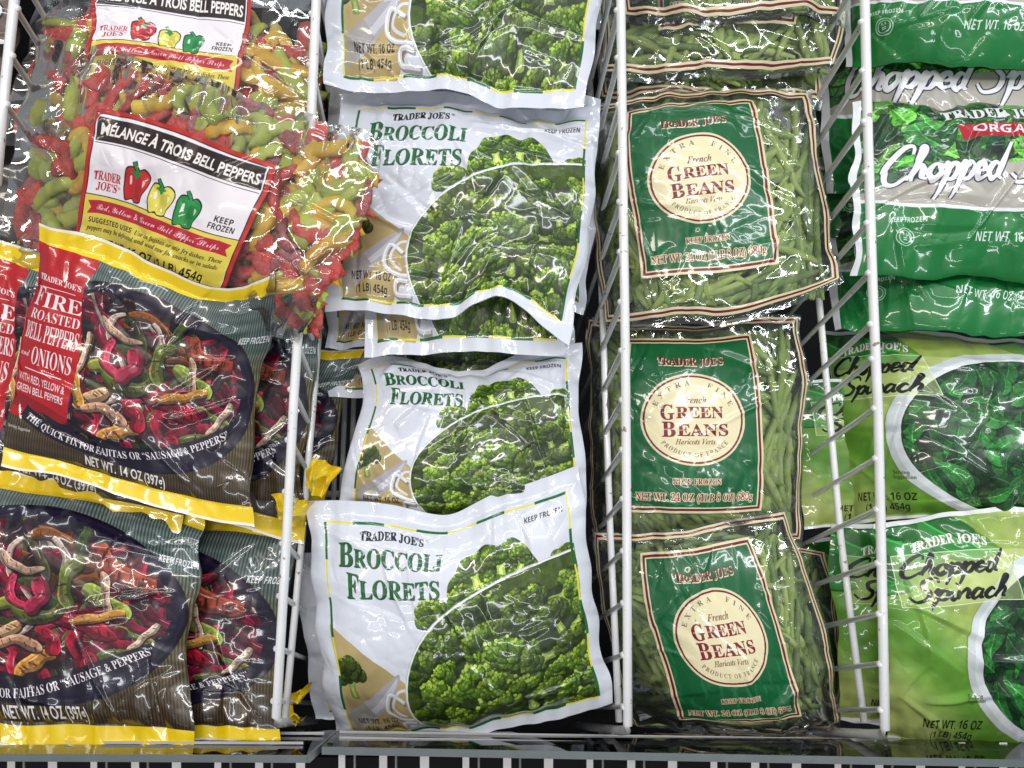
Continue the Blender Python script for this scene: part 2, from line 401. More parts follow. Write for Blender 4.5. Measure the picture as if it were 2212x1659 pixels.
PEP = [((168, 16, 54), .3), ((112, 10, 44), .2), ((206, 50, 92), .08), ((196, 112, 44), .06), ((222, 186, 70), .05), ((74, 90, 36), .1), ((150, 160, 60), .03), ((236, 214, 200), .1), ((60, 22, 40), .08)]
def strip(cv, x, y, L, w, rot, bend, col, clip, char):
    t = np.linspace(-1, 1, 26); P = np.stack([t*L/2, bend*L*(t*t-.4)+w*.09*np.sin(t*rng.uniform(3, 8)+rng.uniform(0, 6))], 1)
    c, s_ = math.cos(rot), math.sin(rot); P = np.stack([x+P[:, 0]*c-P[:, 1]*s_, y+P[:, 0]*s_+P[:, 1]*c], 1)
    wd = w*(1-np.abs(t)**rng.uniform(4, 9)*rng.uniform(.4, .75))*(1+.14*np.sin(t*rng.uniform(2, 6)+rng.uniform(0, 6))); col = np.array(col, float)
    cv.fill([stroke(P+[3, 5], wd*1.15)], (18, 10, 20), .75, clip)
    P = P+0; col = col*.92
    cv.fill([stroke(P, wd)], col*.95, 1, clip)
    Tn = np.gradient(P, axis=0); Tn /= np.linalg.norm(Tn, axis=1)[:, None]+1e-9; Nn = np.stack([-Tn[:, 1], Tn[:, 0]], 1)
    sd = 1 if Nn[13, 1] > 0 else -1; k_ = rng.uniform(.1, .3)
    cv.fill([np.concatenate([P+Nn*sd*wd[:, None]*.5, (P+Nn*sd*wd[:, None]*k_)[::-1]])], col*.55, .85, clip)
    cv.fill([np.concatenate([P-Nn*sd*wd[:, None]*.5, (P-Nn*sd*wd[:, None]*.34)[::-1]])], np.minimum(col*1.25+16, 255), .6, clip)
    if rng.random() < .5:
        a_, b_ = sorted(rng.integers(2, 24, 2)); b_ = max(b_, a_+3)
        cv.fill([stroke(P[a_:b_]+Nn[a_:b_]*rng.normal(0, w*.1), wd[a_:b_]*rng.uniform(.2, .5))], np.array([60, 20, 30]), .45, clip)
    k0 = int(rng.integers(4, 12)); q = P[k0:k0+8]-[1, w*.24]
    cv.fill([stroke(q, w*.1*np.sin(np.linspace(.3, 2.9, 8)))], (255, 240, 235), .5, clip)
    if char:
        for k in range(char):
            i = int(rng.integers(2, 23)); o = rng.normal(0, w*.18, 2); a = rot+1.1
            m = P[i]+o; d = np.array([math.cos(a), math.sin(a)])*w*rng.uniform(.12, .26)
            cv.fill([stroke([m-d, m, m+d], w*rng.uniform(.06, .14))], (40, 18, 16), .7, clip)
def pick():
    r = rng.random(); acc = 0
    for c, p in PEP:
        acc += p
        if r < acc: return c
    return PEP[0][0]

def fire_art():
    W = H = 1000
    cv = Canvas(W, H)
    Y, X = np.mgrid[0:H, 0:W].astype(np.float32)
    v = np.clip(Y/H, 0, 1)[..., None]
    ks = [0, .12, .26, .42, .6, 1]; cs = np.array([[112, 126, 122], [116, 132, 128], [92, 114, 112], [126, 118, 80], [112, 98, 62], [66, 50, 40]], float)
    for i in range(3): cv.c[..., i] = np.interp(v[..., 0], ks, cs[:, i])/255
    st = .5+.5*np.sin((X+10*np.sin(Y/140))*2*math.pi/11); st *= .85+.15*np.sin(Y/7)
    cv.c *= (.52+.6*st)[..., None]; cv.a[:] = 1
    # plate
    cv.fill([ell(510, 500, 482, 372, .02)], (18, 12, 30)); cv.fill([ell(510, 500, 470, 360, .02)], (32, 24, 50)); cv.fill([ell(508, 505, 460, 350, .02)], (24, 16, 40))
    cv.fill([ell(510, 500, 425, 318, .02)], (30, 20, 40)); cv.fill([ell(512, 495, 415, 312, .02)], (18, 10, 22))
    cl = cv.mask([ell(515, 480, 425, 305, .02)])
    for k in range(190):
        a, q = rng.uniform(0, 6.28), math.sqrt(rng.random())
        x, y = 520+395*q*math.cos(a), 480+275*q*math.sin(a)
        c = jit(pick(), .12); on = c[2] > 140
        sh = .5+.45*k/190
        strip(cv, x, y, rng.uniform(110, 220), rng.uniform(34, 60)*(.42 if on else 1), rng.uniform(0, 6.28), rng.uniform(-.32, .32), c*sh, cl, int(rng.integers(0, 3)*3))
    for (x, y, L, w, r, b, c, ch) in ((640, 560, 250, 60, .25, .1, (186, 24, 54), 6), (760, 330, 210, 64, .5, -.2, (206, 118, 44), 18), (500, 520, 190, 44, -.3, -.3, (100, 116, 44), 12),
            (720, 440, 180, 46, 1.35, .05, (224, 192, 160), 8), (700, 520, 170, 34, -.35, 0, (222, 160, 52), 3), (860, 590, 150, 44, -1.0, 0, (226, 206, 176), 8), (420, 350, 150, 44, .3, -.2, (210, 176, 150), 7),
            (480, 460, 130, 50, 1.9, .25, (200, 50, 84), 3), (560, 300, 110, 40, 1.2, .2, (230, 214, 200), 3), (800, 700, 200, 46, .02, .25, (90, 104, 40), 10), (660, 750, 120, 60, 1.8, .1, (176, 20, 50), 6),
            (480, 730, 150, 48, -.5, .1, (222, 160, 64), 8), (360, 620, 140, 46, -.7, 0, (222, 186, 130), 9), (840, 730, 110, 40, -.8, 0, (214, 168, 110), 6), (590, 400, 160, 44, 1.7, -.25, (110, 132, 46), 5),
            (300, 470, 150, 36, 1.7, .1, (214, 186, 160), 5), (300, 600, 120, 40, 1.2, 0, (220, 170, 60), 3), (420, 660, 160, 38, .1, .2, (206, 160, 120), 6), (530, 640, 110, 50, .9, .3, (182, 24, 56), 4)):
        strip(cv, x, y, L*1.12, w*(.62 if c[2] > 140 else 1.1), r, b, np.array(c)*np.array([1.04, 1.0, 1.0] if c[2] > 140 else [.84, .58, 1.0] if c[0]*.8 > c[1] > c[2]*1.8 and c[1] < 135 else [.94, .9, .94]), cl, ch)
    cv.grain(cl, .16, (9, 34, 60))
    # red panel
    cv.fill([smooth([(-20, 60), (150, 70), (285, 95), (262, 200), (262, 330), (285, 480), (280, 640), (262, 760), (150, 742), (-20, 735)])], (184, 26, 36))
    cv.fill([smooth([(-20, 690), (120, 700), (262, 735), (262, 765), (130, 748), (-20, 742)])], (120, 12, 26), .6)
    wt = (240, 232, 234)
    w_ = lambda y, k=.10: (lambda X, Y: np.stack([X, y+(X-20)*k+Y], -1))
    text(cv, "TRADER JOE'S", 28, 250, 0, 25, wt, 'rb', .01, warp=w_(222, .04), jig=.08)
    cv.fill([rect(50, 250, 228, 253)], wt)
    text(cv, "F", 26, 74, 0, 84, wt, 'rb', .0, warp=w_(336, 0)); text(cv, "IRE", 78, 262, 0, 64, wt, 'rb', 0, warp=w_(336, 0))
    text(cv, "ROASTED", 32, 262, 0, 40, wt, 'rb', -.005, warp=w_(390, 0))
    text(cv, "BELL PEPPERS", 20, 268, 0, 66, wt, 'rb', .0, warp=w_(470, 0))
    text(cv, "and", 14, 62, 0, 30, wt, 'sc', 0, warp=w_(540, 0)); text(cv, "ONIONS", 74, 262, 0, 66, wt, 'rb', 0, warp=w_(560, 0))
    cv.fill([rect(50, 582, 228, 586)], wt)
    text(cv, "WITH RED, YELLOW &", 20, 254, 0, 30, wt, 'n', .012, warp=w_(636, 0)); text(cv, "GREEN BELL PEPPERS", 14, 254, 0, 30, wt, 'n', .012, warp=w_(680, 0))
    # navy band carrying the curved line
    pw = polywarp([80, 250, 420, 600, 760, 900], [780, 838, 846, 808, 740, 656])
    xs = np.linspace(60, 930, 30); q = pw(xs, np.zeros(30)-16)
    cv.fill([stroke(q, 62)], (22, 14, 34), .9)
    text(cv, "THE QUICK FIX FOR FAJITAS OR “SAUSAGE & PEPPERS”", 82, 905, 0, 30, (238, 232, 236), 'rb', 0, warp=pw, slant=.1)
    text(cv, "NET WT. 14 OZ (397g)", 345, 645, 912, 40, (236, 232, 232), 'n', .02)
    text(cv, "KEEP FROZEN", 868, 992, 262, 28, (240, 240, 240), 'sb', 0, slant=.15)
    text(cv, "Serving Suggestion", 10, 110, 838, 14, (220, 215, 205), 'it', 0)
    cv.fill([np.array([(0, 0), (1000, 0), (1000, 78), (800, 66), (560, 80), (300, 88), (0, 74)])], (240, 206, 22))
    cv.fill([np.array([(0, 924), (300, 934), (620, 928), (1000, 922), (1000, 1000), (0, 1000)])], (240, 206, 22))
    cv.fill([rect(0, 0, 1000, 12)], (240, 236, 224)); cv.fill([rect(0, 990, 1000, 1000)], (240, 236, 224))
    return cv

def pep_cartoon(cv, x, y, s, col, stem, dk):
    o = np.array([(-.5, -.55), (-.22, -.72), (0, -.6), (.25, -.74), (.52, -.52), (.55, -.1), (.42, .35), (.38, .7), (.1, .78), (-.05, .66), (-.3, .78), (-.42, .5), (-.5, .1)])
    P = smooth(o*s+[x, y]); Pc = P.mean(0)
    cv.fill([Pc+(P-Pc)*1.09], (30, 18, 14)); cv.fill([P], col); cv.fill([smooth(o*[.35, .7]*s+[x+.2*s, y+.1*s])], dk, .35)
    cv.fill([smooth(np.array([(-.3, -.3), (-.2, -.35), (-.18, 0), (-.28, .02)])*s+[x, y])], (250, 245, 240), .85)
    cv.fill([smooth(np.array([(.3, -.3), (.42, -.2), (.36, .05)])*s+[x, y])], (250, 245, 240), .7)
    S = smooth(np.array([(-.1, -.5), (0, -.62), (-.12, -.82), (-.24, -1.0)])*s+[x, y], 8, False)
    cv.fill([stroke(S, s*.2)], (26, 30, 20)); cv.fill([stroke(S, s*.12)], stem)
    cv.fill([smooth(np.array([(-.3, -.5), (-.05, -.62), (.2, -.55), (.1, -.42), (0, -.25), (-.1, -.42)])*s+[x, y])], stem)

def melange_art():
    cv = Canvas(1000, 760)
    x0, y0, x1, y1 = 262, 200, 730, 616
    def rx(x): return x+62
    sc = (x1-x0)
    rr = lambda m, c: cv.fill([smooth([(x0-m, y0-m+14), (x0-m+8, y0-m), ((x0+x1)/2, y0-m-5), (x1+m-8, y0-m), (x1+m, y0-m+14), (x1+m-3, (y0+y1)/2), (x1+m, y1+m-14), (x1+m-8, y1+m), ((x0+x1)/2, y1+m+3), (x0-m+8, y1+m), (x0-m, y1+m-14), (x0-m+3, (y0+y1)/2)], 6)], c)
    rr(15, (190, 40, 36)); rr(3, (34, 18, 18)); rr(0, (236, 230, 236))
    cv.fill([rect(x0+2, 430, x1-2, y1-2)], (226, 208, 84)); cv.fill([rect(x0+2, 428, x1-2, 431)], (40, 24, 20))
    cv.fill([np.array([(x0+4, y0+8), (x1-4, y0+2), (x1-4, y0+68), (x0+4, y0+72)])], (40, 26, 26))
    cv.fill([rect(x0+4, y0+76, x1-4, y0+78)], (40, 26, 26))
    text(cv, "MÉLANGE À TROIS BELL PEPPERS", x0+14, x1-12, y0+54, 30, (244, 238, 234), 'n', .03, slant=.05)
    text(cv, "TRADER", x0+18, x0+104, 382, 26, (184, 34, 50), 'rb', .01, jig=.06); text(cv, "JOE'S", x0+30, x0+96, 412, 24, (184, 34, 50), 'rb', .01, jig=.06); text(cv, "®", x0+98, x0+106, 400, 8, (184, 34, 50))
    pep_cartoon(cv, 490, 386, 58, (226, 214, 90), (40, 140, 60), (170, 150, 40)); pep_cartoon(cv, 410, 370, 64, (196, 36, 40), (40, 130, 60), (120, 10, 20)); pep_cartoon(cv, 568, 392, 60, (28, 140, 66), (40, 150, 80), (10, 80, 36))
    text(cv, "KEEP", x1-84, x1-34, 390, 18, (36, 26, 26), 'sb'); text(cv, "FROZEN", x1-94, x1-24, 414, 18, (36, 26, 26), 'sb')
    cv.fill([np.array([(x0+14, 450), (x0+50, 444), (x1-50, 444), (x1-14, 450), (x1-26, 470), (x1-14, 492), (x1-50, 486), (x0+50, 486), (x0+14, 492), (x0+26, 470)])], (184, 34, 54))
    text(cv, "Red, Yellow & Green Bell Pepper Strips", x0+44, x1-44, 474, 20, (248, 226, 226), 'sc', .0)
    text(cv, "SUGGESTED USES:", x0+24, x0+176, 518, 16, (40, 26, 20), 'sb'); text(cv, "Use in fajitas or stir fry dishes. These", x0+186, x1-22, 518, 15, (40, 26, 20), 'it', .0)
    text(cv, "peppers may be defrosted and used raw for snacks or in salads.", x0+20, x1-26, 542, 15, (40, 26, 20), 'it', .0)
    text(cv, "NET WT. 16 OZ (1 LB) 454g", x0+60, x1-66, 594, 30, (34, 22, 18), 'sb')
    return cv

def beans_art():
    cv = Canvas(1000, 1000)
    cr, mr, gr = (228, 216, 178), (106, 20, 32), (18, 96, 52)
    def frame(P, w, col):
        P = np.array(P, float)
        for i in range(4): cv.fill([stroke([P[i], (P[i]+P[(i+1) % 4])/2, P[(i+1) % 4]], w)], col)
        for p in P: cv.fill([rect(p[0]-w/2, p[1]-w/2, p[0]+w/2, p[1]+w/2)], col)
    O = [(28, 25), (970, 25), (970, 950), (28, 950)]
    frame(O, 26, cr); frame(O, 8, mr)
    x0, y0, x1, y1 = 215, 100, 755, 800
    cv.fill([rect(x0-14, y0-14, x1+14, y1+14)], cr); cv.fill([rect(x0-4, y0-4, x1+4, y1+4)], mr); cv.fill([rect(x0+6, y0+6, x1-6, y1-6)], cr)
    cv.fill([rect(x0+12, y0+12, x1-12, y1-12)], gr)
    cl = cv.mask([rect(x0+12, y0+12, x1-12, y1-12)])
    for k in range(110):
        x, y = rng.uniform(x0, x1), rng.uniform(y0, y1)
        cv.fill([stroke(smooth(np.array([(0, 0), (10, 30), (4, 70), (16, 110)])*rng.uniform(.5, 1.2)*[rng.choice([-1, 1]), 1]+[x, y], 5, False), [4+9*math.sin(i/15*math.pi) for i in range(16)])], (60, 140, 90) if k % 3 else (16, 88, 46), .33, cl)
    text(cv, "TRADER JOE'S", 345, 625, 212, 34, (238, 226, 190), 'rb', .02, out=None, jig=.1, warp=lambda X, Y: np.stack([X+2, 214+Y+6*np.cos((X-485)/90)], -1))
    text(cv, "TRADER JOE'S", 345, 625, 210, 34, (122, 20, 40), 'rb', .012, jig=.1, warp=lambda X, Y: np.stack([X, 210+Y+6*np.cos((X-485)/90)], -1))
    cx, cy = 487, 432
    cv.fill([ell(cx, cy, 208, 184)], cr); cv.fill([ell(cx, cy, 199, 175)], mr); cv.fill([ell(cx, cy, 192, 168)], (236, 226, 184))
    text(cv, "EXTRA  FINE", cx-215, cx+215, 0, 20, (120, 100, 80), 'rb', 0, warp=lambda X, Y: np.stack([cx+(156-Y)*np.sin((X-cx)/182), cy-(136-Y)*np.cos((X-cx)/182)], -1), track=2.0)
    text(cv, "PRODUCT OF FRANCE", cx-165, cx+165, 0, 18, (120, 100, 80), 'rb', 0, warp=lambda X, Y: np.stack([cx+(168+Y)*np.sin((X-cx)/182), cy+(148+Y)*np.cos((X-cx)/182)], -1), track=1.3)
    text(cv, "French", cx-50, cx+50, 366, 26, (110, 60, 50), 'it', 0, slant=.15)
    for (t, a, b, y, h) in (("G", cx-130, cx-76, 430, 58), ("REEN", cx-70, cx+118, 424, 44), ("B", cx-126, cx-74, 498, 60), ("EANS", cx-68, cx+134, 494, 46)):
        text(cv, t, a, b, y, h, (122, 20, 40), 'rb', .01, out=((238, 228, 188), 3)); cv.fill([rect(a+6, y-h*.52, b-6, y-h*.46)], (238, 228, 188), .8)
    text(cv, "Haricots Verts", cx-78, cx+78, 528, 22, (110, 60, 50), 'it', 0, slant=.15)
    text(cv, "KEEP FROZEN", 396, 580, 692, 23, (122, 20, 40), 'rb', 0, out=((236, 224, 184), 2.5))
    text(cv, "NET WT. 24 OZ (1LB 8 OZ) 680g", 250, 722, 762, 32, (122, 20, 40), 'rb', 0, out=((236, 224, 184), 3))
    # the label sits a little right of the middle: squeeze the block x 195..775 into 232..778
    L = cv.c[70:830].copy(); La = cv.a[70:830].copy(); xs = np.arange(60, 940); src = np.interp(xs, [60, 238, 768, 940], [60, 195, 775, 940]).astype(int)
    cv.c[70:830, 60:940] = L[:, src]; cv.a[70:830, 60:940] = La[:, src]
    return cv

def leaf(cv, x, y, L, w, rot, col, clip=None, vein=True):
    t = np.linspace(0, 1, 12); wd = w*np.sin(np.pi*t**.8)**.8; P = np.stack([t*L, .12*L*np.sin(t*3)], 1)
    c, s_ = math.cos(rot), math.sin(rot); P = np.stack([x+P[:, 0]*c-P[:, 1]*s_, y+P[:, 0]*s_+P[:, 1]*c], 1)
    col = np.array(col, float)
    cv.fill([stroke(P+[4, 6], wd*1.06)], (4, 24, 10), .6, clip); cv.fill([stroke(P, wd)], col, 1, clip)
    N = stroke(P, wd); h = len(P)
    cv.fill([np.concatenate([N[:h], P[::-1]])], np.minimum(col*1.35+8, 255), .75, clip)
    if vein:
        cv.fill([stroke(P, max(1.5, w*.05))], np.minimum(col*1.7+30, 255), .8, clip)
        for k in range(2, 10, 2):
            for sgn in (0, 1):
                e = N[k+1] if sgn == 0 else N[len(N)-k-2]
                cv.fill([stroke([P[k], (P[k]+e)/2+1, e], 1.4)], np.minimum(col*1.5+20, 255), .45, clip)

def script_word(cv, segs, col, w, outc=None, ow=0):
    """hand lettered brush strokes: each segment a list of points"""
    ps = [smooth(s, 8, False) for s in segs]
    def wid(n): return w*(.55+.75*np.sin(np.linspace(.25, 2.9, n))**2)
    if outc is not None:
        for p in ps: cv.fill([stroke(p, wid(len(p))+ow)], outc)
    for p in ps: cv.fill([stroke(p, wid(len(p)))], col)

GL = {'h': (1.0, [[(-.1, .1), (.35, 1.1), (.62, 2.0), (.42, 2.2), (.25, 1.2), (.14, 0)], [(.16, .3), (.5, 1), (.78, .8), (.7, .2), (1.0, .1)]]),
      'o': (.95, [[(.7, 1), (.35, .98), (.08, .45), (.38, 0), (.8, .4), (.68, .95), (1.0, .85)]]),
      'p': (1.0, [[(-.05, .7), (.22, 1.05), (.2, 0), (.0, -1.1)], [(.2, .3), (.55, 1), (.88, .7), (.7, .08), (.3, .05)]]),
      'e': (.85, [[(.1, .4), (.65, .6), (.55, 1), (.22, .9), (.08, .4), (.4, 0), (.9, .3)]]),
      'd': (1.1, [[(.75, .85), (.35, 1), (.08, .4), (.38, 0), (.75, .5)], [(1.2, 2.3), (.9, 1.2), (.75, .3), (1.05, .05)]]),
      'i': (.5, [[(.1, .95), (.12, .3), (.3, 0), (.52, .2)], [(.3, 1.5), (.36, 1.62)]]),
      'n': (1.0, [[(.05, .95), (.12, 0)], [(.14, .4), (.5, 1), (.76, .8), (.72, .2), (1.0, .1)]]),
      'a': (1.0, [[(.75, .85), (.35, 1), (.08, .4), (.35, 0), (.7, .5)], [(.8, 1), (.72, .2), (1.02, .1)]]),
      'c': (.8, [[(.72, .8), (.4, 1), (.08, .45), (.4, 0), (.85, .25)]]),
      'C': (1.55, [[(1.45, 1.75), (1.35, 2.3), (.7, 2.1), (.05, 1.1), (.2, .1), (.85, -.1), (1.5, .4)]]),
      'S': (1.35, [[(1.45, 1.8), (1.2, 2.3), (.5, 2.0), (.55, 1.35), (1.05, .8), (.9, .05), (.2, -.1), (-.25, .4)]])}
def brush(cv, word, x0, x1, y, h, col, w, slant=.35, outc=None, ow=0, rise=0):
    """hand lettering; h = x-height, y = baseline"""
    segs, x = [], 0
    for ch in word:
        adv, ss = GL[ch]
        for q in ss: segs.append(np.array(q, float)+[x, 0])
        x += adv
    sc = (x1-x0)/x
    out = []
    for q in segs:
        X = x0+q[:, 0]*sc+q[:, 1]*h*slant; Y = y-q[:, 1]*h-(X-x0)*rise
        out.append(np.stack([X, Y], 1))
    script_word(cv, out, col, w, outc, ow)

def organic_art():
    W, H = 1000, 620
    cv = Canvas(W, H, (182, 178, 168))
    top = cv.mask([np.array([(0, 0), (1000, 0), (1000, 215), (800, 215), (560, 235), (300, 255), (160, 300), (0, 330)])])
    cv.fill([rect(0, 0, W, 330)], (20, 60, 20), 1, top)
    for k in range(170):
        g = rng.random(); col = np.array([20, 70, 26])*(1-g)+np.array([84, 150, 48])*g if rng.random() < .75 else np.array([16, 46, 18])
        leaf(cv, rng.uniform(-40, 1000), rng.uniform(-20, 300), rng.uniform(70, 150), rng.uniform(40, 90), rng.uniform(0, 6.28), jit(col, .1), top)
    for (x, y) in ((500, 200), (620, 190), (760, 215), (880, 170)): leaf(cv, x, y, 220, 120, rng.uniform(-.4, .4), (84, 152, 44), top)
    cv.grain(top, .22, (6, 25, 70))
    gm = cv.mask([np.concatenate([np.stack([np.linspace(0, 1000, 40), 352+80*np.linspace(0, 1, 40)**.7+10*np.sin(np.linspace(0, 6, 40))], 1), [(1000, 620), (0, 620)]])])
    cv.fill([np.concatenate([np.stack([np.linspace(0, 1000, 40), 340+80*np.linspace(0, 1, 40)**.7+10*np.sin(np.linspace(0, 6, 40))], 1), [(1000, 620), (0, 620)]])], (240, 240, 246))
    cv.fill([rect(0, 300, W, H)], (22, 122, 56), 1, gm)
    text(cv, "TRADER JOE'S", 285, 640, 82, 40, (240, 242, 244), 'rb', .02, out=((20, 40, 24), 3), jig=.1)
    cv.fill([np.array([(322, 112), (470, 104), (650, 118), (690, 108), (676, 160), (480, 148), (340, 166)])], (176, 22, 40))
    text(cv, "ORGANIC", 372, 650, 142, 27, (246, 240, 240), 'sb', .0, warp=lambda X, Y: np.stack([X, 146-8*np.sin((X-330)/110)+Y], -1))
    for (t, a, b, s) in (("Chopped", 84, 450, 96), ("Spinach", 490, 880, 96)):
        brush(cv, t, a, b, 300, 56, (246, 246, 252), 15, .3, (48, 42, 70), 8)
    text(cv, "KEEP FROZEN", 112, 222, 436, 17, (230, 240, 232), 'sb')
    for r, c in ((32, (200, 226, 208)), (29, (22, 122, 56)), (24, (200, 226, 208)), (21, (22, 122, 56))): cv.disc(160, 486, r, c)
    text(cv, "KA", 150, 170, 482, 12, (220, 236, 224), 'rb'); cv.fill([rect(152, 488, 168, 492)], (220, 236, 224)); cv.fill([rect(152, 495, 168, 499)], (220, 236, 224))
    text(cv, "NET WT. 16 OZ (1 LB) 454g", 392, 740, 502, 32, (236, 244, 238), 'sb', -.01)
    cv.fill([rect(0, 0, 26, H)], (236, 236, 240)); cv.fill([rect(974, 0, W, H)], (236, 236, 240))
    return cv

def spinach_art():
    W, H = 1000, 800
    cv = Canvas(W, H)
    Y, X = np.mgrid[0:H, 0:W].astype(np.float32)
    f = .5+.5*np.sin(X/130+1.6*np.sin(Y/170)); g = .5+.5*np.sin(X/70-Y/210+2)
    A, B, D = np.array([176, 190, 104]), np.array([100, 156, 52]), np.array([206, 220, 156])
    cv.c[:] = (A+(B-A)*(f**2)[..., None]+(D-A)*(.55*g*(1-f))[..., None])/255; cv.a[:] = 1
    for (x, y, L, w, r) in ((-60, -10, 330, 170, .35), (140, 0, 260, 130, .5), (-80, 90, 220, 140, .7), (620, -60, 300, 140, .4)): leaf(cv, x, y, L, w, r, (22, 100, 30))
    cv.fill([rect(300, 30, W, 130)], (140, 166, 70), .6)
    cx, cy, a, b = 672, 440, 430, 350
    cv.fill([ell(cx, cy+8, a+6, b+8)], (110, 140, 60), .6)
    cv.fill([ell(cx, cy, a, b)], (206, 214, 216)); cv.fill([ell(cx+4, cy+4, a-20, b-20)], (226, 230, 236)); cv.fill([ell(cx+6, cy+2, a-42, b-38)], (24, 50, 22))
    cl = cv.mask([ell(cx+8, cy+4, a-44, b-38)])
    for k in range(210):
        q, t = math.sqrt(rng.random()), rng.uniform(0, 6.28)
        gg = rng.random(); col = np.array([10, 54, 22])*(1-gg)+np.array([44, 124, 46])*gg
        leaf(cv, cx+(a-60)*q*math.cos(t), cy+(b-60)*q*math.sin(t), rng.uniform(80, 170), rng.uniform(36, 84), rng.uniform(0, 6.28), col*(.42+.5*k/210), cl, k > 120)
    cv.grain(cl, .22, (5, 17, 50)); cv.grain(1-cl, .06, (30, 90))
    # lettering panel
    P = np.array([(30, 120), (370, 130), (420, 285), (50, 300)]); cv.fill([P], (206, 222, 148), .5)
    for i in range(4): cv.fill([stroke([P[i], (P[i]+P[(i+1) % 4])/2, P[(i+1) % 4]], 2.5)], (236, 240, 214))
    text(cv, "TRADER JOE'S", 100, 330, 0, 30, (110, 130, 80), 'rb', .02, warp=lambda X, Y: np.stack([X+3, 103+((X-215)/16)**2*.35+Y], -1), jig=.1)
    text(cv, "TRADER JOE'S", 98, 328, 0, 30, (240, 244, 238), 'rb', .015, warp=lambda X, Y: np.stack([X, 100+((X-215)/16)**2*.35+Y], -1), jig=.1)
    brush(cv, "Chopped", 50, 340, 196, 30, (18, 20, 18), 11, .35); brush(cv, "Spinach", 76, 360, 276, 30, (18, 20, 18), 11, .35)
    text(cv, "Serving", 262, 312, 604, 13, (50, 70, 30), 'sb'); text(cv, "Suggestion", 262, 330, 622, 13, (50, 70, 30), 'sb')
    text(cv, "NET WT. 16 OZ", 120, 330, 712, 32, (24, 34, 14), 'sb'); text(cv, "(1 LB) 454g", 150, 306, 756, 30, (24, 34, 14), 'sb')
    text(cv, "KEEP FROZEN", 760, 880, 52, 18, (30, 40, 20), 'sb')
    cv.fill([rect(0, 0, W, 16)], (238, 238, 242)); cv.fill([rect(0, 786, W, H)], (238, 238, 242))
    return cv

def brown_art():
    cv = Canvas(400, 400, (112, 94, 88))
    text(cv, "454g", 300, 372, 205, 30, (214, 196, 120), 'sb'); text(cv, "NET WT. 16 OZ (1 LB)", 60, 290, 205, 26, (214, 196, 120), 'sb')
    script_word(cv, [[(330, 330), (352, 282), (372, 300), (356, 338), (340, 352)], [(300, 300), (312, 340), (330, 330)]], (236, 232, 238), 10, (20, 16, 20), 8)
    cv.fill([rect(0, 385, 400, 400)], (230, 226, 230))
    return cv
# ---------------------------------------------------------------- materials
def nt(name):
    m = bpy.data.materials.new(name); m.use_nodes = True; t = m.node_tree
    return m, t, t.nodes['Principled BSDF'], t.nodes['Material Output']
def add_bump(t, sock, scale, strength, dist, coord='UV', detail=4, stretch=(1, 1, 1), kind='noise'):
    tc = t.nodes.new('ShaderNodeTexCoord'); mp = t.nodes.new('ShaderNodeMapping'); mp.inputs['Scale'].default_value = stretch
    t.links.new(tc.outputs[coord], mp.inputs[0])
    n = t.nodes.new('ShaderNodeTexNoise'); n.inputs['Scale'].default_value = scale; n.inputs['Detail'].default_value = detail; n.inputs['Distortion'].default_value = .6
    t.links.new(mp.outputs[0], n.inputs['Vector'])
    b = t.nodes.new('ShaderNodeBump'); b.inputs['Strength'].default_value = strength; b.inputs['Distance'].default_value = dist
    t.links.new(n.outputs[0], b.inputs['Height'])
    for s in sock: t.links.new(b.outputs[0], s)
    return b, n
def crease_bump(t, socks, strength, dist, scale=7):
    """fine straight creases in patches"""
    N = t.nodes.new; Lk = t.links.new
    tc = N('ShaderNodeTexCoord'); mp = N('ShaderNodeMapping'); mp.inputs['Scale'].default_value = (1, .55, 1); mp.inputs['Rotation'].default_value = (0, 0, .6)
    oi = N('ShaderNodeObjectInfo'); va = N('ShaderNodeVectorMath'); va.operation = 'ADD'; Lk(tc.outputs['UV'], va.inputs[0]); Lk(oi.outputs['Location'], va.inputs[1])
    wn = N('ShaderNodeTexNoise'); wn.inputs['Scale'].default_value = 6; wn.inputs['Detail'].default_value = 1; Lk(va.outputs[0], wn.inputs['Vector'])
    sc = N('ShaderNodeVectorMath'); sc.operation = 'MULTIPLY_ADD'; sc.inputs[1].default_value = (.08, .08, 0); Lk(wn.outputs['Color'], sc.inputs[0]); Lk(va.outputs[0], sc.inputs[2]); Lk(sc.outputs[0], mp.inputs[0])
    v = N('ShaderNodeTexVoronoi'); v.feature = 'DISTANCE_TO_EDGE'; v.inputs['Scale'].default_value = scale; Lk(mp.outputs[0], v.inputs['Vector'])
    r = N('ShaderNodeMapRange'); r.inputs['From Max'].default_value = .16; Lk(v.outputs['Distance'], r.inputs[0])
    mk = N('ShaderNodeTexNoise'); mk.inputs['Scale'].default_value = 4; mk.inputs['Detail'].default_value = 2; Lk(va.outputs[0], mk.inputs['Vector'])
    mr = N('ShaderNodeMapRange'); mr.inputs['From Min'].default_value = .48; mr.inputs['From Max'].default_value = .66; Lk(mk.outputs[0], mr.inputs[0])
    mu = N('ShaderNodeMath'); mu.operation = 'MULTIPLY'; Lk(r.outputs[0], mu.inputs[0]); Lk(mr.outputs[0], mu.inputs[1])
    b = N('ShaderNodeBump'); b.inputs['Strength'].default_value = strength; b.inputs['Distance'].default_value = dist; Lk(mu.outputs[0], b.inputs['Height'])
    for s_ in socks: Lk(b.outputs[0], s_)
    return b
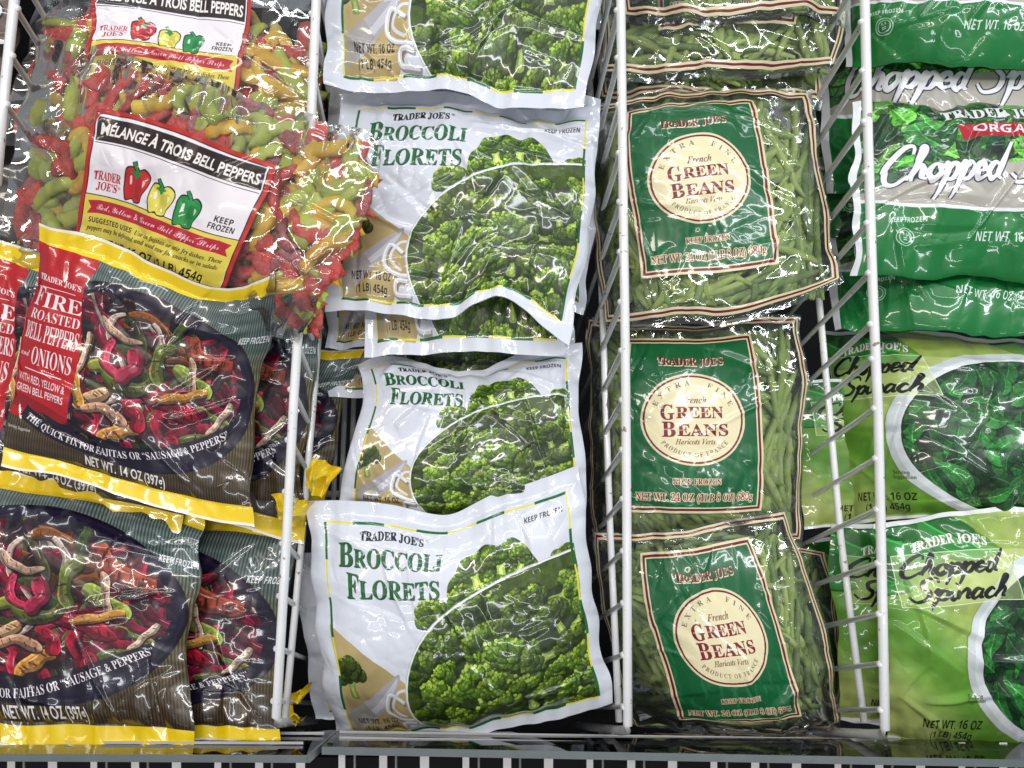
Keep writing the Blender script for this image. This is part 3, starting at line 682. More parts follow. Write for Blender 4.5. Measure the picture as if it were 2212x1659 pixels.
def print_mat(name, img, rough=.38, coat=.9):
    m, t, b, out = nt(name)
    tx = t.nodes.new('ShaderNodeTexImage'); tx.image = img; tx.extension = 'EXTEND'
    t.links.new(tx.outputs[0], b.inputs['Base Color'])
    b.inputs['Roughness'].default_value = rough; b.inputs['Coat Weight'].default_value = coat; b.inputs['Coat Roughness'].default_value = .07
    crease_bump(t, [b.inputs['Normal'], b.inputs['Coat Normal']], .3, .0016, 11)
    return m
def plain(name, col, rough=.4, coat=0, metal=0, spec=.5, noise=0, nscale=40):
    m, t, b, out = nt(name)
    b.inputs['Base Color'].default_value = (*col, 1); b.inputs['Roughness'].default_value = rough; b.inputs['Metallic'].default_value = metal
    b.inputs['Coat Weight'].default_value = coat; b.inputs['Specular IOR Level'].default_value = spec
    if noise:
        tc = t.nodes.new('ShaderNodeTexCoord'); n = t.nodes.new('ShaderNodeTexNoise'); n.inputs['Scale'].default_value = nscale; n.inputs['Detail'].default_value = 6
        t.links.new(tc.outputs['Object'], n.inputs['Vector'])
        r = t.nodes.new('ShaderNodeMapRange'); r.inputs['To Min'].default_value = 1-noise; r.inputs['To Max'].default_value = 1+noise; t.links.new(n.outputs[0], r.inputs[0])
        mx = t.nodes.new('ShaderNodeVectorMath'); mx.operation = 'SCALE'; mx.inputs[0].default_value = col; t.links.new(r.outputs[0], mx.inputs['Scale'])
        t.links.new(mx.outputs[0], b.inputs['Base Color'])
    return m
def wire_mat():
    m = plain('white_coated_wire', (.84, .84, .85), .32, .5, noise=.12, nscale=55); t = m.node_tree; N = t.nodes.new; Lk = t.links.new; b = t.nodes['Principled BSDF']
    src = b.inputs['Base Color'].links[0].from_socket
    tc = N('ShaderNodeTexCoord'); n = N('ShaderNodeTexNoise'); n.inputs['Scale'].default_value = 170; n.inputs['Detail'].default_value = 4; Lk(tc.outputs['Object'], n.inputs['Vector'])
    r = N('ShaderNodeMapRange'); r.inputs['From Min'].default_value = .66; r.inputs['From Max'].default_value = .7; Lk(n.outputs[0], r.inputs[0])
    mx = N('ShaderNodeMix'); mx.data_type = 'RGBA'; mx.inputs[7].default_value = (.3, .24, .19, 1); Lk(r.outputs[0], mx.inputs[0]); Lk(src, mx.inputs[6]); Lk(mx.outputs[2], b.inputs['Base Color'])
    return m
def film_mat(name, img=None, haze=.01, tint=(.97, .985, .975), frost=.35):
    """thin clear plastic, frosted inside in patches, with an opaque printed label where the image has alpha"""
    m, t, b, out = nt(name); N = t.nodes.new; Lk = t.links.new
    b.inputs['Roughness'].default_value = .35; b.inputs['Coat Weight'].default_value = .7; b.inputs['Coat Roughness'].default_value = .06
    tr = N('ShaderNodeBsdfTransparent'); tr.inputs[0].default_value = (*tint, 1)
    gl = N('ShaderNodeBsdfGlossy'); gl.inputs['Roughness'].default_value = .07; gl.inputs['Color'].default_value = (1, 1, 1, 1)
    df = N('ShaderNodeBsdfDiffuse'); df.inputs[0].default_value = (.8, .84, .84, 1)
    bp = crease_bump(t, [gl.inputs['Normal']], .4, .0022, 10)
    Lk(bp.outputs[0], b.inputs['Normal']); Lk(bp.outputs[0], b.inputs['Coat Normal'])
    fr = N('ShaderNodeFresnel'); fr.inputs[0].default_value = 1.5; Lk(bp.outputs[0], fr.inputs['Normal'])
    mul = N('ShaderNodeMath'); mul.operation = 'MULTIPLY_ADD'; mul.inputs[1].default_value = 1.5; mul.inputs[2].default_value = .01; mul.use_clamp = True; Lk(fr.outputs[0], mul.inputs[0])
    # frost patches
    tc = N('ShaderNodeTexCoord'); f1 = N('ShaderNodeTexNoise'); f1.inputs['Scale'].default_value = 5; f1.inputs['Detail'].default_value = 8; f1.inputs['Roughness'].default_value = .7
    Lk(tc.outputs['UV'], f1.inputs['Vector'])
    mr = N('ShaderNodeMapRange'); mr.inputs['From Min'].default_value = .56; mr.inputs['From Max'].default_value = .8; mr.inputs['To Min'].default_value = haze; mr.inputs['To Max'].default_value = frost; Lk(f1.outputs[0], mr.inputs[0])
    m1 = N('ShaderNodeMixShader'); Lk(mr.outputs[0], m1.inputs[0]); Lk(tr.outputs[0], m1.inputs[1]); Lk(df.outputs[0], m1.inputs[2])
    m2 = N('ShaderNodeMixShader'); Lk(mul.outputs[0], m2.inputs[0]); Lk(m1.outputs[0], m2.inputs[1]); Lk(gl.outputs[0], m2.inputs[2])
    last = m2
    if img:
        tx = N('ShaderNodeTexImage'); tx.image = img; tx.extension = 'CLIP'; Lk(tx.outputs[0], b.inputs['Base Color'])
        m3 = N('ShaderNodeMixShader'); Lk(tx.outputs['Alpha'], m3.inputs[0]); Lk(m2.outputs[0], m3.inputs[1]); Lk(b.outputs[0], m3.inputs[2]); last = m3
    Lk(last.outputs[0], out.inputs[0])
    return m
def veg_mat(name, col, col2, frost=.4, scale=160):
    """frozen vegetable: two tones along the piece and a crust of frost"""
    m, t, b, out = nt(name); N = t.nodes.new; Lk = t.links.new
    tc = N('ShaderNodeTexCoord'); oi = N('ShaderNodeObjectInfo')
    va = N('ShaderNodeVectorMath'); va.operation = 'ADD'; Lk(tc.outputs['Object'], va.inputs[0]); Lk(oi.outputs['Location'], va.inputs[1])
    n1 = N('ShaderNodeTexNoise'); n1.inputs['Scale'].default_value = 45; n1.inputs['Detail'].default_value = 3; Lk(va.outputs[0], n1.inputs['Vector'])
    mx = N('ShaderNodeMix'); mx.data_type = 'RGBA'; mx.inputs[6].default_value = (*col, 1); mx.inputs[7].default_value = (*col2, 1)
    r1 = N('ShaderNodeMapRange'); r1.inputs['From Min'].default_value = .3; r1.inputs['From Max'].default_value = .7; Lk(n1.outputs[0], r1.inputs[0]); 
    ad = N('ShaderNodeMath'); ad.operation = 'MULTIPLY_ADD'; ad.inputs[1].default_value = .5; Lk(r1.outputs[0], ad.inputs[0])
    ra = N('ShaderNodeMath'); ra.operation = 'MULTIPLY'; ra.inputs[1].default_value = .5; Lk(oi.outputs['Random'], ra.inputs[0]); Lk(ra.outputs[0], ad.inputs[2]); Lk(ad.outputs[0], mx.inputs[0])
    n2 = N('ShaderNodeTexNoise'); n2.inputs['Scale'].default_value = scale; n2.inputs['Detail'].default_value = 6; n2.inputs['Roughness'].default_value = .8; Lk(va.outputs[0], n2.inputs['Vector'])
    n3 = N('ShaderNodeTexNoise'); n3.inputs['Scale'].default_value = 1400; n3.inputs['Detail'].default_value = 2; Lk(va.outputs[0], n3.inputs['Vector'])
    sm = N('ShaderNodeMath'); sm.operation = 'MULTIPLY_ADD'; sm.inputs[1].default_value = .5; Lk(n3.outputs[0], sm.inputs[0]); Lk(n2.outputs[0], sm.inputs[2])
    r2 = N('ShaderNodeMapRange'); r2.inputs['From Min'].default_value = .64; r2.inputs['From Max'].default_value = .95; r2.inputs['To Max'].default_value = frost; Lk(sm.outputs[0], r2.inputs[0])
    m2 = N('ShaderNodeMix'); m2.data_type = 'RGBA'; m2.inputs[7].default_value = (.82, .84, .8, 1); Lk(mx.outputs[2], m2.inputs[6]); Lk(r2.outputs[0], m2.inputs[0])
    Lk(m2.outputs[2], b.inputs['Base Color']); b.inputs['Roughness'].default_value = .55
    b.inputs['Subsurface Weight'].default_value = 0
    bp = N('ShaderNodeBump'); bp.inputs['Strength'].default_value = .6; bp.inputs['Distance'].default_value = .0012; Lk(sm.outputs[0], bp.inputs['Height']); Lk(bp.outputs[0], b.inputs['Normal'])
    return m

IM = {k: globals()[k+'_art']().image(k+'_print') for k in ('broccoli', 'fire', 'melange', 'beans', 'organic', 'spinach', 'brown')}
M = {k: print_mat(k+'_bag_print', IM[k]) for k in ('broccoli', 'fire', 'organic', 'spinach', 'brown')}
M['fire'] = print_mat('fire_bag_print2', IM['fire'], .3, 1.0)
M['melange'] = film_mat('pepper_bag_film', IM['melange'], .02, (.99, .985, .98), .2)
M['beans'] = film_mat('bean_bag_film', IM['beans'], .025, (.985, .99, .98), .2)
M['film'] = film_mat('clear_film', None, .01, frost=.12)
M['white_back'] = plain('white_bag_plastic', (.62, .64, .7), .35, .4)
M['yellow_back'] = plain('yellow_bag_plastic', (.75, .55, .02), .35, .5)
M['dark_back'] = plain('dark_bag_plastic', (.06, .05, .045), .35, .5)
M['green_back'] = plain('green_bag_plastic', (.02, .22, .06), .35, .5)
M['lime_back'] = plain('lime_bag_plastic', (.3, .42, .06), .35, .5)
M['wire'] = wire_mat()
M['black'] = plain('black_freezer_liner', (.012, .012, .014), .8, spec=.15, noise=.3)
M['rail'] = plain('grey_metal_rail', (.72, .72, .73), .35, 0, .3, noise=.15, nscale=60)
M['slat'] = plain('white_painted_slat', (.62, .61, .62), .5, noise=.18, nscale=120)
def glass_mat():
    m, t, b, out = nt('clear_acrylic'); N = t.nodes.new; Lk = t.links.new
    tr = N('ShaderNodeBsdfTransparent'); tr.inputs[0].default_value = (.55, .6, .6, 1); gl = N('ShaderNodeBsdfGlossy'); gl.inputs['Roughness'].default_value = .03
    fr = N('ShaderNodeFresnel'); fr.inputs[0].default_value = 1.6; m1 = N('ShaderNodeMixShader')
    Lk(fr.outputs[0], m1.inputs[0]); Lk(tr.outputs[0], m1.inputs[1]); Lk(gl.outputs[0], m1.inputs[2]); Lk(m1.outputs[0], out.inputs[0]); return m
M['acrylic'] = glass_mat()
M['edge'] = plain('frosted_acrylic_edge', (.13, .15, .155), .25, .6, noise=.2, nscale=80)
# ---------------------------------------------------------------- bags
def bulge_profile(s, t, sl, st, sb):
    """0..1 pillow shape; sl side seal, st/sb top and bottom seal widths"""
    ss = np.clip((s-sl)/(1-2*sl), 0, 1); tt = np.clip((t-st)/(1-st-sb), 0, 1)
    a = (1-np.abs(2*ss-1)**2.6)**.75; b = (1-np.abs(2*tt-1)**2.8)**.75
    return a[None, :]*b[:, None]
def bag(name, label, cat, group, net, mat, back, thick=2.0, seed=1, amp=1.0, seals=(.06, .06, .0), back_k=.7, n=(120, 110), lump=.0, puck=1.35, pull=None, side_fin=False):
    """pillow pouch: front panel, back panel and flat seals, all on one curved sheet. thick in cm"""
    net = np.asarray(net, float); s = np.linspace(0, 1, n[0]); t = np.linspace(0, 1, n[1])
    B = surf(net, s, t); N = normals(B)
    W = np.linalg.norm(B[len(t)//2, -1]-B[len(t)//2, 0]); H = np.linalg.norm(B[-1, len(s)//2]-B[0, len(s)//2])
    st, sb, sl = seals
    b = bulge_profile(s, t, sl, st, sb)
    x, y = np.meshgrid(s*W, t*H)
    h = crumple(x, y, seed, amp)
    edge = np.minimum.outer(np.minimum(t, 1-t)*H, np.full(len(s), 9.)); edge = np.minimum(edge, np.minimum(s, 1-s)[None, :]*W)
    e = np.clip(edge/.02, 0, 1)
    # puckers running in from the seals
    pk = gnoise(x*70, y*7, seed+31)*np.exp(-np.minimum(np.abs(y-st*H), np.abs((1-sb)*H-y))/.022)*.0028*puck
    pk += gnoise(x*8, y*65, seed+32)*np.exp(-np.minimum(x, W-x)/.016)*.0016*puck
    lm = lump*gnoise(x*32, y*32, seed+33) if lump else 0
    flut = .0035*gnoise(x*16, y*3, seed+34)*np.exp(-np.minimum(y, H-y)/.03)*puck
    d = b*thick/100+(h+lm)*(.35+.65*e)+pk+flut
    Fr = B+N*d[..., None]
    # the cut edges are not straight
    tv = np.gradient(B, axis=0); tv /= np.linalg.norm(tv, axis=2)[..., None]+1e-12
    su = np.gradient(B, axis=1); su /= np.linalg.norm(su, axis=2)[..., None]+1e-12
    wob = .0032*gnoise(x*22, y*0+.5, seed+35)*puck
    Fr += tv*(wob*np.exp(-np.minimum(y, H-y)/.02))[..., None]
    Fr += su*((.0045 if sl == .03 and st == 0 else .0028)*gnoise(x*0+.5, y*30, seed+36)*np.exp(-np.minimum(x, W-x)/.015)*puck)[..., None]
    D = d
    Bk = Fr - N*((b*thick/100*(1+back_k))+.0009)[..., None]*1.0 - N*(b*(h+lm)*.7)[..., None]
    loc = Vector(B[len(t)//2, len(s)//2]-N[len(t)//2, len(s)//2]*thick/100)
    root = empty(name, loc, label, cat, group)
    U, Vv = np.meshgrid(s, 1-t); uv = np.stack([U.ravel(), Vv.ravel()], 1)
    ns = len(s); idx = np.arange(len(t)*ns).reshape(len(t), ns)
    def faces(r0, r1, flip=False):
        a = idx[r0:r1, :-1].ravel(); b_ = idx[r0:r1, 1:].ravel(); c = idx[r0+1:r1+1, 1:].ravel(); d_ = idx[r0+1:r1+1, :-1].ravel()
        return np.stack([a, d_, c, b_] if not flip else [a, b_, c, d_], 1)
    i0, i1 = int(round(st*(len(t)-1))), int(round((1-sb)*(len(t)-1)))
    qr, qc = np.arange(0, len(t), 3), np.arange(0, ns, 3)
    if qr[-1] != len(t)-1: qr = np.append(qr, len(t)-1)
    if qc[-1] != ns-1: qc = np.append(qc, ns-1)
    ci = idx[np.ix_(qr, qc)]; bf = np.stack([ci[:-1, :-1].ravel(), ci[:-1, 1:].ravel(), ci[1:, 1:].ravel(), ci[1:, :-1].ravel()], 1)
    def sub(nm, V, Fc, m):
        used = np.unique(Fc); mp = np.full(len(V), -1); mp[used] = np.arange(len(used))
        return link(nm, mesh(nm, V[used], mp[Fc], uv[used], True, m), root)
    VF, VB = Fr.reshape(-1, 3), Bk.reshape(-1, 3)
    sub('front_panel', VF, faces(i0, i1), mat)
    if i0 > 0: sub('top_seal', VF, faces(0, i0), mat)
    if i1 < len(t)-1: sub('bottom_seal', VF, faces(i1, len(t)-1), mat)
    sub('back_panel', VB, bf, back)
    return root, B, N, D, W, H, thick/100, (s, t)

def piece_meshes():
    """shared meshes of pepper strips and beans"""
    rs = np.random.default_rng(11); out = {'pepper': [], 'bean': []}
    for k in range(14):
        L, w_, th, bend = rs.uniform(.02, .048), rs.uniform(.010, .0155), rs.uniform(.004, .006), rs.uniform(-.4, .4)
        nn, mm = 11, 8; t = np.linspace(-1, 1, nn); V = []
        for i, q in enumerate(t):
            ww = w_*(1-.14*abs(q)**8)*(1+rs.normal(0, .05)); a = np.arange(mm)*2*np.pi/mm+.39
            cxs = q*L/2; cy = bend*L*(q*q-.4); cz = rs.normal(0, .0006)+.08*L*(1-q*q)
            dy = np.sign(np.cos(a))*np.abs(np.cos(a))**.75*ww*.5; dz = np.sin(a)*th*.5
            dz = np.sign(dz)*np.abs(dz)**.7*(th*.5)**.3; dz = dz-.18*ww*np.cos(a)**2
            for j in range(mm): V.append((cxs+rs.normal(0, .0003), cy+dy[j], cz+dz[j]))
        V = np.array(V); Fc = [(i*mm+j, i*mm+(j+1) % mm, (i+1)*mm+(j+1) % mm, (i+1)*mm+j) for i in range(nn-1) for j in range(mm)]
        me = bpy.data.meshes.new('pepper_strip'); me.from_pydata([tuple(v) for v in V], [], Fc+[tuple(range(mm))[::-1], tuple(range((nn-1)*mm, nn*mm))]); me.update()
        for p in me.polygons: p.use_smooth = True
        out['pepper'].append(me)
    for k in range(16):
        L = rs.uniform(.065, .115); t = np.linspace(-1, 1, 9); b1, b2 = rs.uniform(-.07, .07), rs.uniform(-.035, .035)
        Q = np.stack([t*L/2, b1*L*(t*t)+b2*L*t**3, rs.normal(0, .0006, 9)], 1)
        r = .0031*(1-np.abs(t)**6*.6)*(1+rs.normal(0, .05, 9)); V, Fc = tube_arr(Q, r, 7)
        me = bpy.data.meshes.new('green_bean'); me.from_pydata([tuple(v) for v in V], [], [tuple(dict.fromkeys(f)) for f in Fc]); me.update()
        for p in me.polygons: p.use_smooth = True
        out['bean'].append(me)
    return out
PM = piece_meshes()
PEPM = [(veg_mat('frozen_red_pepper', (.66, .012, .018), (.86, .07, .03), .28), .36), (veg_mat('frozen_green_pepper', (.42, .54, .03), (.76, .84, .12), .28), .4),
        (veg_mat('frozen_yellow_pepper', (.95, .46, .01), (.95, .74, .05), .25), .17), (veg_mat('frozen_dark_red_pepper', (.36, .012, .04), (.55, .05, .07), .45), .07)]
BEANM = [(veg_mat('frozen_green_bean', (.28, .45, .06), (.6, .76, .2), .26, 220), .7), (veg_mat('frozen_dark_bean', (.09, .2, .025), (.32, .48, .09), .26, 220), .3)]
_mc = {}
def variant(kind, k, mats, r):
    acc, q = 0, r.random(); m = mats[-1][0]
    for mm, p in mats:
        acc += p
        if q < acc: m = mm; break
    key = (kind, k, m.name)
    if key not in _mc:
        me = PM[kind][k].copy(); me.name = PM[kind][k].name; me.materials.clear(); me.materials.append(m); _mc[key] = me
    return _mc[key]
def contents(root_info, kind, name, count, seed, mats, trange=(.05, .95), srange=(.04, .96), angle=0.0, spread=1.2, size=1.0, depths=(.005, .011), lean=None, extra=0, stuff_name=None):
    """pieces lying under the film; depths: metres under the film of the first and the last layer"""
    root, B, N, D, W, H, th, (s, t) = root_info; r = random.Random(seed)
    nt_, ns_ = D.shape
    def smp(A, u, v): i, j = min(max(int(v*(nt_-1)), 0), nt_-1), min(max(int(u*(ns_-1)), 0), ns_-1); return A[i, j]
    half = {id(m): max(abs(v.co.x) for v in m.vertices) for m in PM[kind]}
    pts = []; SV, SF, SM, off = [], [], [], 0; smats = [m for m, p in mats]
    for k in range(count+extra):
        dep = depths[0]+(depths[1]-depths[0])*((k*3//count)/2 if k < count else 1.8)
        dep += r.uniform(0, .0065 if kind == 'pepper' else .0055)
        vi = r.randrange(len(PM[kind])); sc = size*r.uniform(.85, 1.15); hl = half[id(PM[kind][vi])]*sc
        best = None
        for tr in range(6):
            u, v = r.uniform(*srange), r.uniform(*trange)
            a = angle+r.gauss(0, spread) if lean is None else lean(u, v)+r.gauss(0, spread)
            du, dv = abs(math.cos(a))*hl/W, abs(math.sin(a))*hl/H
            u = min(max(u, .035+du), .965-du); v = min(max(v, .04+dv), .955-dv)
            dmin = min([((u-p[0])*W)**2+((v-p[1])*H)**2 for p in pts[-90:]] or [9])
            if best is None or dmin > best[0]: best = (dmin, u, v, a)
        u, v, a = best[1:]; pts.append((u, v))
        ca, sa = math.cos(a)*hl/W, math.sin(a)*hl/H
        Q = [(smp(B, u+q*ca, v+q*sa)+smp(N, u+q*ca, v+q*sa)*(smp(D, u+q*ca, v+q*sa)-dep)) for q in (-1, -.5, 0, .5, 1)]
        nrm = Vector(smp(N, u, v)); ax = (Vector(Q[4])-Vector(Q[0])).normalized(); ay = nrm.cross(ax).normalized(); nz = ax.cross(ay)
        mid = (Q[0]+Q[4])/2; lo = min(float(np.dot(q_-mid, np.array(nz))) for q_ in Q)
        pos = Vector(mid)+nz*min(lo, 0)
        roll = r.gauss(0, .25); ay, nz = ay*math.cos(roll)+nz*math.sin(roll), nz*math.cos(roll)-ay*math.sin(roll)
        Mx = Matrix.Translation(pos) @ Matrix((ax, ay, nz)).transposed().to_4x4() @ Matrix.Diagonal((sc, sc, sc, 1))
        if k < count:
            o = bpy.data.objects.new(name, variant(kind, vi, mats, r)); C.objects.link(o)
            o.parent = root; o.matrix_parent_inverse = Matrix.Translation(root.location).inverted(); o.matrix_basis = Mx
        else:
            me = PM[kind][vi]; V = np.array([v_.co for v_ in me.vertices]) @ np.array(Mx.to_3x3()).T + np.array(pos)
            m = r.choices(range(len(mats)), [p for _, p in mats])[0]
            for p in me.polygons: SF.append([x_+off for x_ in p.vertices]); SM.append(m)
            SV.append(V); off += len(V)
    if extra:
        me = bpy.data.meshes.new(stuff_name); me.from_pydata([tuple(v) for v in np.concatenate(SV)], [], SF); me.update()
        for m in smats: me.materials.append(m)
        me.polygons.foreach_set('material_index', SM); me.polygons.foreach_set('use_smooth', [True]*len(SF))
        o = link(stuff_name, me, root); o['kind'] = 'stuff'
# ---------------------------------------------------------------- the freezer
def plane(name, pts, mat, kind='structure'):
    me = bpy.data.meshes.new(name); me.from_pydata([tuple(p) for p in pts], [], [(0, 1, 2, 3)]); me.update(); me.materials.append(mat)
    o = link(name, me); o['kind'] = kind; return o
zf = CAM.z-1.02
XL, XR, YN, YF = -.95, .95, -.62, .75
plane('freezer_floor', [(XL, YN, zf), (XR, YN, zf), (XR, YF, zf), (XL, YF, zf)], M['black'])
for nm, a, b_ in (('wall_near', (XL, YN), (XR, YN)), ('wall_far', (XR, YF), (XL, YF)), ('wall_left', (XL, YF), (XL, YN)), ('wall_right', (XR, YN), (XR, YF))):
    plane('freezer_'+nm, [(a[0], a[1], zf), (b_[0], b_[1], zf), (b_[0], b_[1], zf+.36), (a[0], a[1], zf+.36)], M['black'])

VPx, VPy = 968., 1534.
def deeper(x, y, d0, d1):
    """photo point of the spot straight below (x, y, d0) when it lies at axis distance d1"""
    k = d0/d1; return (VPx+(x-VPx)*k, VPy+(y-VPy)*k, d1)
def divider(label, front, ends, d0, depth, knob_side, bar_r=.0033, wire_r=.0019, close=True, back_bar=True):
    """front: polyline of the thick top wire; ends: photo heights where the cross wires start"""
    fx = lambda y: np.interp(y, [p[1] for p in front], [p[0] for p in front])
    root = empty('wire_divider', P(fx(800), 800, d0), label, 'divider', 'white wire dividers between the rows of bags')
    Q = [P(x, y, d0) for x, y in front]
    lo = front[-1]
    pts = list(Q)
    if close:
        pts = pts[:-1]+[P(lo[0], lo[1]-14, d0), P(*deeper(lo[0]+1*knob_side, lo[1]-2, d0, d0+.6)), P(*deeper(lo[0], lo[1], d0, d0+2)), P(*deeper(lo[0], lo[1], d0, d0+depth))]
    tube('top_wire', np.array(pts), bar_r, M['wire'], root, 12)
    for y in ends:
        x = fx(y)-5*knob_side
        a = P(x-5*knob_side, y, d0-.1); a2 = P(x, y, d0+.2)
        tube('cross_wire', np.array([a, a2, (a2+P(*deeper(x, y, d0, d0+depth)))/2, P(*deeper(x, y, d0, d0+depth))]), [wire_r*1.15]*2+[wire_r]*2, M['wire'], root, 8)
    if back_bar:
        bb = []
        for y, t_ in ((-300, .19), (0, .165), (490, .125), (1110, .093), (1560, .048)):
            x = fx(y); bb.append(P(x+(VPx-x)*t_, y+(VPy-y)*t_, d0/(1-t_)+.25))
        tube('brace_wire', np.array(bb), .0027, M['wire'], root, 10)
    return root
divider('white wire divider between the fire roasted pepper bags and the white broccoli bags', [(697, -330), (683, 0), (672, 263), (651, 613), (635, 856), (620, 1141), (597, 1562)],
        [-80, 30, 140, 250, 360, 465, 560, 648, 734, 841, 950, 1062, 1174, 1287, 1401, 1514], 53.0, 16, 1)
divider('white wire divider between the white broccoli bags and the clear bean bags', [(1333, -330), (1341, 0), (1347, 500), (1350, 690), (1354, 1100), (1356, 1580)],
        [-180, -79, 23, 125, 227, 331, 436, 544, 652, 757, 864, 971, 1077, 1190, 1302, 1414, 1526], 53.0, 20, 1)
divider('white wire divider between the clear bean bags and the green spinach bags', [(1858, -330), (1868, 0), (1875, 300), (1885, 620), (1897, 900), (1906, 1300), (1912, 1588)],
        [-170, -60, 48, 153, 263, 372, 482, 590, 700, 775, 882, 990, 1100, 1216, 1326, 1414+20, 1533], 53.0, 20, 1)
divider('white wire divider at the left beside the taupe bags', [(52, -330), (31, 0), (6, 233), (-8, 400)], [-150, -60, 18, 120, 225], 53.0, 12, -1, close=False, back_bar=False)

# wire rack seen through the gap behind the middle broccoli bag
rk = empty('wire_rack', P(800, 1000, 72), 'pale vertical wires in the dark gap left of the middle broccoli bag', 'rack')
for x in (716, 733, 752, 775): tube('rack_wire', np.array([P(x+14, 820, 72), P(x, 1200, 70)]), .0024, M['wire'], rk, 8)
tube('rack_wire', np.array([P(640, 1068, 71), P(800, 1066, 71)]), .003, M['wire'], rk, 8)

# shelf lip: two clear acrylic plates lying on metal rails
def plate(label, fl, fr, bl, br, d0, d1, drop=13):
    r = empty('acrylic_shelf_plate', P((fl[0]+fr[0])/2, fl[1], d0), label, 'shelf plate', 'clear acrylic plates along the near edge of the freezer')
    A = [P(*fl, d0), P(*fr, d0), P(*br, d1), P(*bl, d1)]
    dn = P(fl[0], fl[1]+drop, d0)-P(*fl, d0)
    B_ = [a+dn for a in A]
    hexa('clear_sheet', A+B_, M['acrylic'], r)
    e = .0012; cdir = (CAM-A[0]).normalized()*e
    hexa('front_edge', [A[0]+cdir, A[1]+cdir, A[1]+cdir*.2, A[0]+cdir*.2]+[B_[0]+cdir, B_[1]+cdir, B_[1]+cdir*.2, B_[0]+cdir*.2], M['edge'], r)
    return r, A, B_
r1, A1, B1 = plate('clear acrylic plate with a cut corner under the pepper bags', (-400, 1626), (662, 1631), (-400, 1575), (727, 1576), 50.5, 60, 17)
hexa('cut_edge', [A1[1], A1[2], A1[2]+Vector((.002, 0, 0)), A1[1]+Vector((.002, 0, 0))]+[B1[1], B1[2], B1[2]+Vector((.002, 0, 0)), B1[1]+Vector((.002, 0, 0))], M['edge'], r1)
r2, A2, B2 = plate('long clear acrylic plate running under the broccoli, bean and spinach bags', (695, 1613), (2700, 1650), (731, 1577), (2700, 1596), 50.5, 60, 17)
for (xa, ya, xb, yb, d, rt) in ((-300, 1580, 700, 1581, 58, r1), (-300, 1600, 655, 1602, 54.5, r1), (733, 1578, 2600, 1606, 58.5, r2), (733, 1591, 2600, 1624, 55.5, r2)):
    d -= .7; p, q = P(xa, ya, d), P(xb, yb, d); u = (P(xa, ya+6, d)-p); k = (P(xa, ya, d+.4)-p)
    hexa('metal_rail', [p, q, q+u, p+u, p+k, q+k, q+u+k, p+u+k], M['rail'], rt)
# air grille below the lip: each slat a part
gr = empty('air_grille', P(1100, 1650, 51), 'air grille of upright white slats under the near freezer edge', 'grille')
for k in range(-4, 31):
    x = 26*0+ (24+k*89.3)
    wd = 8.5+1.5*math.sin(k*2.1)
    a = [P(x-wd, 1604, 56), P(x+wd, 1604, 56), P(x+wd, 1790, 54), P(x-wd, 1790, 54)]
    hexa('slat', a+[v+(v-CAM).normalized()*.004 for v in a], M['slat'], gr)
    if k % 3 != 1: tube('grille_wire', np.array([P(x+28, 1620, 60), P(x+28, 1800, 57)]), .001, M['rail'], gr, 6)
hexa('grille_back', [P(-600, 1636, 66), P(2900, 1636, 66), P(2900, 2100, 62), P(-600, 2100, 62)]+[P(-600, 1636, 67), P(2900, 1636, 67), P(2900, 2100, 63), P(-600, 2100, 63)], M['black'], gr)

def fill_d(net, d):
    """adds a distance (cm): d is a number, or a list per row"""
    out = []
    for i, row in enumerate(net):
        dd = d[i] if isinstance(d, (list, tuple)) else d
        out.append([(p[0], p[1], p[2] if len(p) > 2 else dd) for p in row])
    return out
def shift(net, dx, dy): return [[(p[0]+dx, p[1]+dy)+tuple(p[2:]) for p in row] for row in net]

# ---------------------------------------------------------------- broccoli row
GB = 'white broccoli floret bags stacked in the second row'
def broc(label, net, d, seed, **k):
    k.setdefault('lump', .0011)
    return bag('broccoli_bag', label, 'frozen food bag', GB, fill_d(net, d), M['broccoli'], M['white_back'], seed=seed, **k)
N1 = [[(690, -370), (850, -372), (1010, -370), (1150, -365), (1310, -360)], [(696, -180), (850, -180), (1010, -180), (1150, -178), (1304, -175)],
      [(704, 5), (850, 8), (1010, 10), (1150, 12), (1296, 5)], [(700, 186), (845, 200), (1000, 206), (1110, 238), (1262, 232)]]
broc('topmost broccoli bag, cut off above, its ragged lower seal in view', N1, [57, 56.5, 56, 55], 11, thick=1.5, n=(200, 180))
N1b = [[(715, 176), (860, 176), (1010, 180), (1160, 190), (1300, 214)], [(715, 330), (860, 335), (1010, 340), (1160, 350), (1298, 370)], [(715, 500), (860, 505), (1010, 510), (1160, 515), (1280, 540)], [(715, 640), (860, 645), (1010, 650), (1160, 655), (1260, 680)]]
broc('broccoli bag hidden between the top two, only its upper right corner showing', N1b, [59.5, 60, 60, 60], 12, thick=.8)
N2 = [[(742, 200), (880, 196), (1020, 205), (1150, 232), (1303, 222)], [(728, 350), (865, 352), (1010, 360), (1150, 372), (1290, 370)],
      [(712, 510), (850, 515), (1000, 520), (1140, 525), (1272, 540)], [(694, 668), (830, 680), (960, 682), (1085, 640), (1222, 738)]]
broc('second broccoli bag from the top, lower right corner pointed', N2, [57.5, 56.8, 56.2, 54.6], 13, thick=1.5, amp=1.15, n=(200, 180))
N3 = [[(780, 420), (880, 420), (1000, 420), (1110, 420), (1225, 420)], [(780, 540), (880, 540), (1000, 540), (1110, 540), (1225, 540)], [(777, 575), (880, 575), (1000, 570), (1110, 570), (1222, 570)], [(785, 768), (890, 770), (1000, 756), (1110, 760), (1214, 766)]]
broc('flattened broccoli bag pinched under the second one, lower strip showing', N3, [58.5, 58.5, 58, 56.8], 14, thick=.7)
